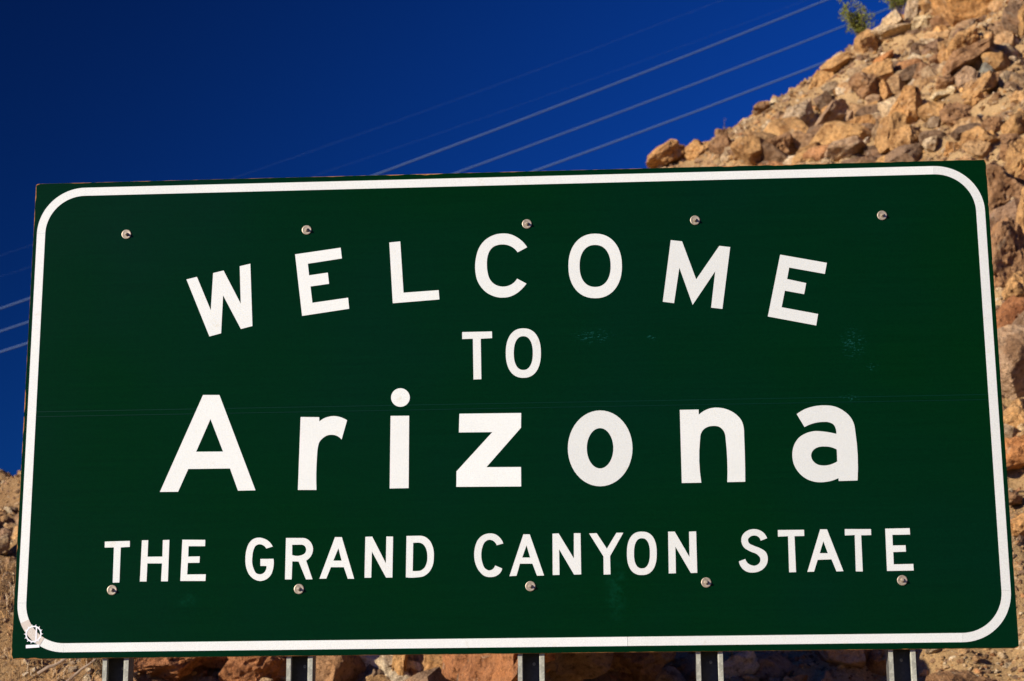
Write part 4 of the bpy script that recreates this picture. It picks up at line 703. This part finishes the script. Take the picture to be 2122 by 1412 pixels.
# keep the apron free of big stones and thin out what no camera near the photo's can see
o = rubble('scree_rubble', P[rest], size[rest], 5, 2)
tag(o, 'loose tan and brown rubble covering the whole slope', 'rubble')
N2 = 80000
gx = rng.uniform(-11, 8.8, N2); gy = 5.6 + 16.6 * rng.random(N2)
k2 = 9000
gx[:k2] = rng.uniform(1.2, 4.6, k2); gy[:k2] = rng.uniform(5.6, 8.6, k2)
gs = 0.017 * np.exp(rng.normal(0, 0.5, N2)); gs[:k2] *= 0.5
GP = np.stack([gx, gy, height(gx, gy)], 1)
qx, qy, qd = project(GP)
keep = (qx > -20) & (qx < 1044) & (qy > -20) & (qy < 695) & ~((qx > 30) & (qx < 980) & (qy > 182) & (qy < 650)) | (rng.random(N2) < 0.40)
GP, gs = GP[keep], gs[keep]
o = rubble('gravel', GP, gs, 9, 1)
tag(o, 'fine tan gravel and grit lying between the rocks', 'gravel')

# ---------------------------------------------------------------- the sign
SIGN_Z = 2.16915            # bottom edge of the sign above the road shoulder
SW, SH = 4.8768, 2.4384
sign = link('welcome_sign', None)
sign.location = (0, 0, 0)
tag(sign, 'large green highway sign with white border and lettering, standing on five steel posts', 'road sign')

def at_sign(o):
    o.location = (0, 0, SIGN_Z)
    return o

def sheet(loops, y_front, thick):
    """flat shape in the sign's plane: front face at y_front, side walls going back"""
    L3 = [[Vector((a, b, 0)) for a, b in lp] for lp in loops]
    tris = tessellate_polygon(L3)
    flat = [v for lp in L3 for v in lp]
    V = [(v.x, y_front, v.y) for v in flat] + [(v.x, y_front + thick, v.y) for v in flat]
    n_ = len(flat); F = []
    for t_ in tris:
        a, b, c = (flat[i_] for i_ in t_)
        F.append(tuple(t_) if (b - a).cross(c - a).z > 0 else tuple(t_)[::-1])
    o_ = 0
    for lp in L3:
        m_ = len(lp)
        area = sum(lp[i_].x * lp[(i_ + 1) % m_].y - lp[(i_ + 1) % m_].x * lp[i_].y for i_ in range(m_))
        for i_ in range(m_):
            a, b = o_ + i_, o_ + (i_ + 1) % m_
            F.append((b, a, a + n_, b + n_))
        o_ += m_
    return V, F

def rounded(x0, z0, x1, z1, r, seg=14):
    pts = []
    for cx_, cz_, a0 in ((x1 - r, z1 - r, 0), (x0 + r, z1 - r, 90), (x0 + r, z0 + r, 180), (x1 - r, z0 + r, 270)):
        for i_ in range(seg + 1):
            a = R(a0 + 90 * i_ / seg); pts.append((cx_ + r * math.cos(a), cz_ + r * math.sin(a)))
    return pts

# two stacked plywood boards
for z0, z1 in ((0.0, SH / 2 - 0.001), (SH / 2 + 0.001, SH)):
    loops = [rounded(-SW / 2, z0, SW / 2, z1, 0.012, 4)]
    at_sign(link('board', mesh_from('board', *sheet(loops, 0.0, 0.019), M_PLY), sign))
    V_, F_ = sheet(loops, 0.019, 0.0005)
    # back face
# ragged-edged green sheeting on the face
def inset(edge, u):
    """how far the sheeting has worn back from the board's edge"""
    n1 = noise.noise(Vector((u * 9, edge * 13.7, 0))); n2 = noise.noise(Vector((u * 31, edge * 7.1, 4)))
    d = 0.0006 + max(0, n1) * 0.0016 + max(0, n2) * 0.0014
    chips = {'top': [(-2.20, 0.06, 4), (-1.87, 0.04, 3), (-0.87, 0.05, 4), (-0.56, 0.045, 6), (-0.39, 0.075, 7), (0.02, 0.05, 3), (0.66, 0.03, 3),
                     (1.15, 0.04, 5), (1.42, 0.07, 6), (1.60, 0.05, 4), (1.95, 0.04, 3)],
             'left': [(2.38, 0.05, 5), (2.25, 0.05, 4), (1.29, 0.06, 6), (1.17, 0.05, 6), (1.05, 0.03, 4), (0.55, 0.012, 5), (0.03, 0.03, 4)],
             'bottom': [(-2.40, 0.03, 6), (-2.33, 0.02, 6), (-0.1, 0.03, 3), (0.6, 0.02, 3), (1.9, 0.02, 3), (2.1, 0.02, 3)],
             'right': [(2.37, 0.03, 4), (2.20, 0.015, 5), (1.9, 0.012, 5), (1.1, 0.02, 3), (0.4, 0.02, 4)]}
    name = ('top', 'left', 'bottom', 'right')[edge]
    for c_, w_, dd in chips[name]:
        t_ = abs(u - c_) / w_
        if t_ < 1: d = max(d, 0.001 * dd * (1 - t_ ** 4) * (0.75 + 0.5 * n2))
    return d
loop = []
st_ = 0.0125
k_ = int(SW / st_)
for i_ in range(k_): u = SW / 2 - 0.010 - i_ * (SW - 0.02) / k_; loop.append((u, SH - inset(0, u)))
k_ = int(SH / st_)
for i_ in range(k_): u = SH - 0.010 - i_ * (SH - 0.02) / k_; loop.append((-SW / 2 + inset(1, u), u))
k_ = int(SW / st_)
for i_ in range(k_): u = -SW / 2 + 0.010 + i_ * (SW - 0.02) / k_; loop.append((u, inset(2, u)))
k_ = int(SH / st_)
for i_ in range(k_): u = 0.010 + i_ * (SH - 0.02) / k_; loop.append((SW / 2 - inset(3, u), u))
at_sign(link('green_sheeting', mesh_from('green_sheeting', *sheet([loop], -0.0015, 0.0015), M_GREEN), sign))
seam = [(-SW / 2 + 0.012, SH / 2 - 0.012), (SW / 2 - 0.012, SH / 2 - 0.016), (SW / 2 - 0.012, SH / 2 + 0.010), (-SW / 2 + 0.012, SH / 2 + 0.012)]
at_sign(link('seam_strip', mesh_from('seam_strip', *sheet([seam], -0.0023, 0.0008), M_GREEN), sign))
M_FADE, *_ = mat('faded_green_edge', (0.001, 0.021, 0.012), 0.4, 0, 0.1)
for zz in (SH / 2 + 0.0105, SH / 2 - 0.0145):
    e_ = [(-SW / 2 + 0.012, zz), (SW / 2 - 0.012, zz - 0.002), (SW / 2 - 0.012, zz + 0.0010), (-SW / 2 + 0.012, zz + 0.003)]
    at_sign(link('seam_edge', mesh_from('seam_edge', *sheet([e_], -0.0026, 0.0004), M_FADE), sign))

# white pieces differ in tone; the right side's weaker light return is painted in
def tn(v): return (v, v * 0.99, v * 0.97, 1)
# white border in tape lengths: four straights and four corners with hairline joints
bx0, bx1, bz0, bz1, br, bw = -2.4195, 2.4175, 0.0297, 2.4100, 0.242, 0.0435
def strip(a, b): return [a, (b[0], a[1]), b, (a[0], b[1])]
g_ = 0.0006
straights = [strip((bx0 + br + g_, bz1 - bw), (bx1 - br - g_, bz1)), strip((bx0 + br + g_, bz0), (0.58, bz0 + bw)), strip((0.5812, bz0), (bx1 - br - g_, bz0 + bw)),
             strip((bx0, bz0 + br + g_), (bx0 + bw, bz1 - br - g_)), strip((bx1 - bw, bz0 + br + g_), (bx1, bz1 - br - g_))]
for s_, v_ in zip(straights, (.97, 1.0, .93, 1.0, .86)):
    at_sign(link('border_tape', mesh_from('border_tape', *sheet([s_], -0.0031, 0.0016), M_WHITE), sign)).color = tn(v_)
for cx_, cz_, a0 in ((bx1 - br, bz1 - br, 0), (bx0 + br, bz1 - br, 90), (bx0 + br, bz0 + br, 180), (bx1 - br, bz0 + br, 270)):
    o1 = [(cx_ + br * math.cos(R(a0 + 90 * i_ / 20)), cz_ + br * math.sin(R(a0 + 90 * i_ / 20))) for i_ in range(21)]
    o2 = [(cx_ + (br - bw) * math.cos(R(a0 + 90 * i_ / 20)), cz_ + (br - bw) * math.sin(R(a0 + 90 * i_ / 20))) for i_ in range(20, -1, -1)]
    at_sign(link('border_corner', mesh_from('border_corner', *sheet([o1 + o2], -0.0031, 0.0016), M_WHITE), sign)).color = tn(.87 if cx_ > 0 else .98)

# lettering
# pieces cut at differing angles return less light; that is painted into their tone
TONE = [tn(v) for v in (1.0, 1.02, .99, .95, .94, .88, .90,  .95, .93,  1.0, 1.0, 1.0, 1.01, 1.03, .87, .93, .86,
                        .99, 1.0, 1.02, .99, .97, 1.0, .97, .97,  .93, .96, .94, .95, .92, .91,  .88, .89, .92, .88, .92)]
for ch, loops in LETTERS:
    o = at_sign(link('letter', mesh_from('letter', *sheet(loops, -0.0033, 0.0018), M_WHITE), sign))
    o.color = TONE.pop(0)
    if ch != 'i dot': o['label'] = 'white letter ' + ch
    else: o['label'] = 'round dot of the letter i'; o.name = 'letter_dot'

# corner mark: spiked ring with an upright bar, over a yellowed tape patch, a short bar beneath
ccx, ccz = bx0 + br, bz0 + br
o1 = [(ccx + (br + .0005) * math.cos(R(a)), ccz + (br + .0005) * math.sin(R(a))) for a in range(204, 241, 4)]
o2 = [(ccx + (br - bw - .0005) * math.cos(R(a)), ccz + (br - bw - .0005) * math.sin(R(a))) for a in range(240, 203, -4)]
at_sign(link('tape_patch', mesh_from('tape_patch', *sheet([o1 + o2], -0.0040, 0.0008), M_PATCH), sign))
def ring(cx_, cz_, ro, ri, n_=40, sx_=1.0):
    return [[(cx_ + ro * sx_ * math.cos(2 * math.pi * i_ / n_), cz_ + ro * math.sin(2 * math.pi * i_ / n_)) for i_ in range(n_)],
            [(cx_ + ri * sx_ * math.cos(2 * math.pi * i_ / n_), cz_ + ri * math.sin(2 * math.pi * i_ / n_)) for i_ in range(n_)]]
rx_, rz_ = -2.3312, 0.1198
for dx_, dz_ in ((-0.013, 0.010), (0.001, -0.006)):
    at_sign(link('faint_figure', mesh_from('faint_figure', *sheet(ring(rx_ + dx_, rz_ + dz_, 0.0095, 0.0062, 16, 0.7), -0.0044, 0.0004), M_FAINT), sign))
outer, inner = ring(rx_, rz_, 0.0400, 0.0335, 84)
sp = []
for i_, (a, b) in enumerate(outer):
    k_ = 1.22 if i_ % 6 == 0 else 1.0
    sp.append((rx_ + (a - rx_) * k_, rz_ + (b - rz_) * k_))
at_sign(link('spiked_ring', mesh_from('spiked_ring', *sheet([sp, inner], -0.0048, 0.0008), M_DECAL), sign))
at_sign(link('ring_bar', mesh_from('ring_bar', *sheet([[(-2.3205, 0.0885), (-2.3135, 0.0885), (-2.3145, 0.1505), (-2.3215, 0.1505)]], -0.0050, 0.0006), M_DECAL), sign))
at_sign(link('base_bar', mesh_from('base_bar', *sheet([[(-2.3657, 0.0511), (-2.2985, 0.0545), (-2.2990, 0.0686), (-2.3665, 0.0670)]], -0.0048, 0.0008), M_DECAL), sign))

# bolts: dished washer, hexagonal nut, stub of thread
def washer_mesh():
    V_, F_ = [], []; n_ = 28
    prof = [(0.0245, -0.0018), (0.0245, -0.0052), (0.0215, -0.0064), (0.0090, -0.0050), (0.0075, -0.0050)]
    for r_, y_ in prof:
        for i_ in range(n_):
            a = 2 * math.pi * i_ / n_; V_.append((r_ * math.cos(a), y_, r_ * math.sin(a)))
    for j_ in range(len(prof) - 1):
        for i_ in range(n_):
            a, b = j_ * n_ + i_, j_ * n_ + (i_ + 1) % n_; F_.append((a, b, b + n_, a + n_))
    return mesh_from('washer', V_, F_, M_BOLT)
def prism(r_, y0, y1, n_, name, bev=0.12):
    V_ = []
    for rr_, y_ in ((r_, y0), (r_, y1 + (y0 - y1) * 0.15), (r_ * (1 - bev), y1)):
        for i_ in range(n_):
            a = 2 * math.pi * (i_ + 0.3) / n_; V_.append((rr_ * math.cos(a), y_, rr_ * math.sin(a)))
    F_ = [(j_ * n_ + i_, j_ * n_ + (i_ + 1) % n_, (j_ + 1) * n_ + (i_ + 1) % n_, (j_ + 1) * n_ + i_) for j_ in range(2) for i_ in range(n_)]
    F_.append(tuple(range(2 * n_, 3 * n_))[::-1])
    return mesh_from(name, V_, F_, M_BOLT)
mw, mn, mt = washer_mesh(), prism(0.0100, -0.0048, -0.0130, 6, 'nut'), prism(0.0055, -0.012, -0.0235, 12, 'thread')
POSTS = [-1.923, -1.015, 0.1135, 0.9725, 1.889]
BOLTS = [(-1.950, 2.153), (-1.014, 2.153), (0.115, 2.157), (0.967, 2.155), (1.905, 2.157), (-1.949, .330), (-1.020, .323), (0.115, .322), (0.967, .329), (1.906, .327)]
for bx_, bz_ in BOLTS:
    o = link('bolt', mn, sign); o.location = (bx_, 0, SIGN_Z + bz_); a0 = rnd.uniform(0, 6)
    for nm_, me_ in (('washer', mw), ('thread', mt)):
        c = link(nm_, me_, o); c.rotation_euler = (0, rnd.uniform(0, 6), 0)
    o.rotation_euler = (0, a0, 0)

# open channel posts with inturned lips
M_STEEL = metal_material('shade_darkened_steel', (0.075, 0.075, 0.065), 0.7, 0.0)  # dark body colour stands in for the deep shade inside the channel
def profile(pts, z0, z1, name, material):
    V_ = [(a, b, z) for z in (z0, z1) for a, b in pts]; n_ = len(pts)
    F_ = [(i_, (i_ + 1) % n_, (i_ + 1) % n_ + n_, i_ + n_) for i_ in range(n_)] + [tuple(range(n_))[::-1], tuple(range(n_, 2 * n_))]
    return mesh_from(name, V_, F_, material)
hw, dp, th = 0.063, 0.105, 0.005
PZ0, PZ1 = -0.3, SIGN_Z + SH - 0.10
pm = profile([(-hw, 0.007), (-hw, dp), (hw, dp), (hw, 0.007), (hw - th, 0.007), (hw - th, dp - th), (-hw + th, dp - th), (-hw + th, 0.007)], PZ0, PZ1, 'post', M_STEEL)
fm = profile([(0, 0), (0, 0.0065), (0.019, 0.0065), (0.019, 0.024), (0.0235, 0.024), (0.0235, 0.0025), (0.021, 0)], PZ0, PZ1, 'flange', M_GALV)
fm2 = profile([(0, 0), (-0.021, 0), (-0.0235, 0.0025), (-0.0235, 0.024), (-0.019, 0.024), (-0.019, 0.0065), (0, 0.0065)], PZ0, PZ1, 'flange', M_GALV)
def bead(r_, y_, n_=12):
    V_ = [(0, y_ - r_ * 0.4, 0)] + [(r_ * math.cos(2 * math.pi * i_ / n_), y_, r_ * math.sin(2 * math.pi * i_ / n_)) for i_ in range(n_)]
    return mesh_from('bolt_head', V_, [(0, 1 + (i_ + 1) % n_, 1 + i_) for i_ in range(n_)], M_GALV)
bh = bead(0.008, 0.0995)
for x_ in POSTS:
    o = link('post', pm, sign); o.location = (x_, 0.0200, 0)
    o['label'] = 'steel post, its colour darkened for the shade inside, with pale galvanised flanges'
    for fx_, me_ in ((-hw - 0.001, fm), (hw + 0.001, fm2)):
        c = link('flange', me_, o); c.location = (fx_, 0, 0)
    for z_ in (SIGN_Z - 0.045, SIGN_Z - 0.6):
        c = link('bolt_head', bh, o); c.location = (0.01, 0, z_)

# ---------------------------------------------------------------- power lines beyond the hill
for a, b, c, rad, lab in ((0.00098, 0.37776, 27.61, 0.030, 'uppermost of the three clearly visible pale power lines crossing the blue sky'),
                          (0.00098, 0.36452, 26.36, 0.028, 'middle one of the three clearly visible pale power lines in the sky'),
                          (0.00115, 0.35640, 25.232, 0.033, 'lowest pale power line, meeting the rocky skyline above the sign'),
                          (0.00120, 0.3660, 29.42, 0.0022, 'faintest thin power line high in the sky, above all others'),
                          (0.00120, 0.3500, 28.17, 0.0018, 'faint thin power line just above the three clear ones')):
    pts = [(x_, 60.0, a * x_ * x_ + b * x_ + c) for x_ in np.arange(-160, 140, 4.0)]
    V_, F_ = tube(pts, [rad] * len(pts), 8)
    tag(link('power_line', mesh_from('power_line', V_, F_, M_WIRE, True)), lab, 'power line')

# ---------------------------------------------------------------- plants
def strokes(paths, widths, tints, seg=3):
    VV, FF, TT = [], [], []; off = 0
    for pth, w_, t_ in zip(paths, widths, tints):
        k_ = len(pth)
        V_, F_ = tube(pth, [w_ * (1 - 0.75 * i_ / (k_ - 1)) for i_ in range(k_)], seg)
        VV += [tuple(v) for v in V_]; FF += [tuple(q + off for q in f) for f in F_ if len(f) == 4]; TT += [t_] * len(V_); off += len(V_)
    return np.array(VV), np.array(FF), np.array(TT)

def hz(x_, y_): return float(height(np.array([x_]), np.array([y_]))[0])

def bush(x_, y_, hgt, spread, stems, leaves, lab, cat, leafcol, seed, name='desert_bush'):
    r = random.Random(seed)
    root = link(name, None); root.location = (x_, y_, hz(x_, y_) - 0.03)
    tag(root, lab, cat)
    paths, W_, T_ = [], [], []; tips = []
    for s in range(stems):
        az = r.uniform(0, 6.28); lean = r.uniform(0.05, 1) * spread; hh = hgt * r.uniform(0.55, 1.0)
        p0 = Vector((r.uniform(-.04, .04), r.uniform(-.04, .04), 0)); pth = []
        for i_ in range(6):
            t_ = i_ / 5
            q = p0 + Vector((math.cos(az) * lean * t_ ** 1.3, math.sin(az) * lean * t_ ** 1.3, hh * t_)) + Vector([r.uniform(-.012, .012) for _ in range(3)])
            pth.append(q)
            if i_ > 1:
                for _ in range(3): tips.append((q, t_))
        paths.append(pth); W_.append(0.006); T_.append((0.22, 0.15, 0.08))
        for _ in range(3):
            i_ = r.randrange(2, 5); q = pth[i_]; d = Vector((r.uniform(-1, 1), r.uniform(-1, 1), r.uniform(0.2, 1))) * hgt * 0.22
            paths.append([q, q + d * 0.5 + Vector((0, 0, 0.01)), q + d]); W_.append(0.003); T_.append((0.24, 0.17, 0.08))
            tips += [(q + d * 0.6, .8), (q + d, 1.0), (q + d, 1.0)]
    link('stems', mesh_np('stems', *strokes(paths, W_, T_)[:2], M_DRY, strokes(paths, W_, T_)[2]), root)
    VV, FF, TT = [], [], []
    for _ in range(leaves):
        q, t_ = r.choice(tips); c_ = q + Vector([r.gauss(0, 0.03) for _ in range(3)])
        a = Vector([r.uniform(-1, 1) for _ in range(3)]).normalized(); b = a.cross(Vector([r.uniform(-1, 1) for _ in range(3)])).normalized()
        s_ = r.uniform(0.006, 0.012); k_ = len(VV)
        VV += [tuple(c_ + a * s_ * 1.7), tuple(c_ + b * s_), tuple(c_ - a * s_ * 1.7), tuple(c_ - b * s_)]; FF.append((k_, k_ + 1, k_ + 2, k_ + 3))
        j = r.uniform(0.7, 1.4); TT += [(leafcol[0] * j, leafcol[1] * j, leafcol[2] * j)] * 4
    if leaves: link('foliage', mesh_np('foliage', np.array(VV), np.array(FF), M_LEAF, np.array(TT)), root)
    return root

bush(5.00, 22.0, 0.78, 0.36, 15, 3200, 'small wispy green bush on the skyline, the lower left one of the pair', 'bush', (0.17, 0.18, 0.025), 3)
bush(5.72, 22.0, 0.98, 0.46, 20, 5200, 'larger wispy green bush on the skyline, the upper right one of the pair', 'bush', (0.17, 0.18, 0.025), 4)
bush(2.54, 22.0, 0.34, 0.04, 2, 0, 'single dry upright stalk on the skyline between the two wispy ones, nearer the brown knob', 'dry stalk', (0, 0, 0), 5, 'dry_stalk')
bush(2.00, 22.0, 0.28, 0.03, 2, 0, 'single dry stalk on the skyline just above the rounded orange boulder', 'dry stalk', (0, 0, 0), 6, 'dry_stalk')
bush(5.72, 14.2, 0.26, 0.16, 26, 1500, 'low yellow-green tuft among rocks right of the sign corner', 'plant', (0.24, 0.19, 0.05), 8, 'desert_tuft')
bush(-3.62, 6.0, 0.42, 0.20, 34, 0, 'bare brown twiggy shrub right behind the first post', 'dry shrub', (0, 0, 0), 9, 'twiggy_shrub')

# dry grass and brush low on the left
paths, W_, T_ = [], [], []
gr_ = random.Random(21)
GT = [(.44, .25, .09), (.33, .18, .065), (.52, .34, .16), (.25, .14, .055), (.58, .43, .26), (.18, .095, .04)]
for q in range(7000):
    x_ = gr_.uniform(-6.6, -3.45); y_ = gr_.uniform(5.3, 9.6)
    if gr_.random() < 0.35 and x_ > -3.9: continue
    z_ = hz(x_, y_); hh = gr_.uniform(0.05, 0.17); az = gr_.uniform(0, 6.28); ln = gr_.uniform(0.02, 0.14)
    paths.append([(x_, y_, z_ - .01), (x_ + math.cos(az) * ln * .35, y_ + math.sin(az) * ln * .35, z_ + hh * .6), (x_ + math.cos(az) * ln, y_ + math.sin(az) * ln, z_ + hh * gr_.uniform(.6, 1))])
    W_.append(gr_.uniform(0.002, 0.0045)); T_.append(gr_.choice(GT))
sv, sf, stt = strokes(paths, W_, T_)
tag(link('dry_grass', mesh_np('dry_grass', sv, sf, M_DRY, stt)), 'matted dry brown grass covering the slope at the lower left', 'dry grass', kind='stuff')

# fallen branches
for x_, y_, ang, ln, lab in ((-3.96, 6.05, 38, 0.55, 'grey dead branch lying diagonally left of the first post'),
                             (-4.10, 6.25, 28, 0.42, 'thinner dead branch on the dry grass beside the grey one')):
    pts = []
    for i_ in range(9):
        t_ = (i_ / 8 - .5) * ln
        q = (x_ + t_ * math.cos(R(ang)) + gr_.uniform(-.006, .006), y_ + gr_.uniform(-.01, .01))
        pts.append((q[0], q[1], hz(x_, y_) + 0.09 + t_ * math.sin(R(ang)) + gr_.uniform(-.006, .006)))
    V_, F_ = tube(pts, [0.017 - 0.0012 * i_ for i_ in range(9)], 7)
    tag(link('dead_branch', mesh_from('dead_branch', V_, F_, M_BARK)), lab, 'branch')
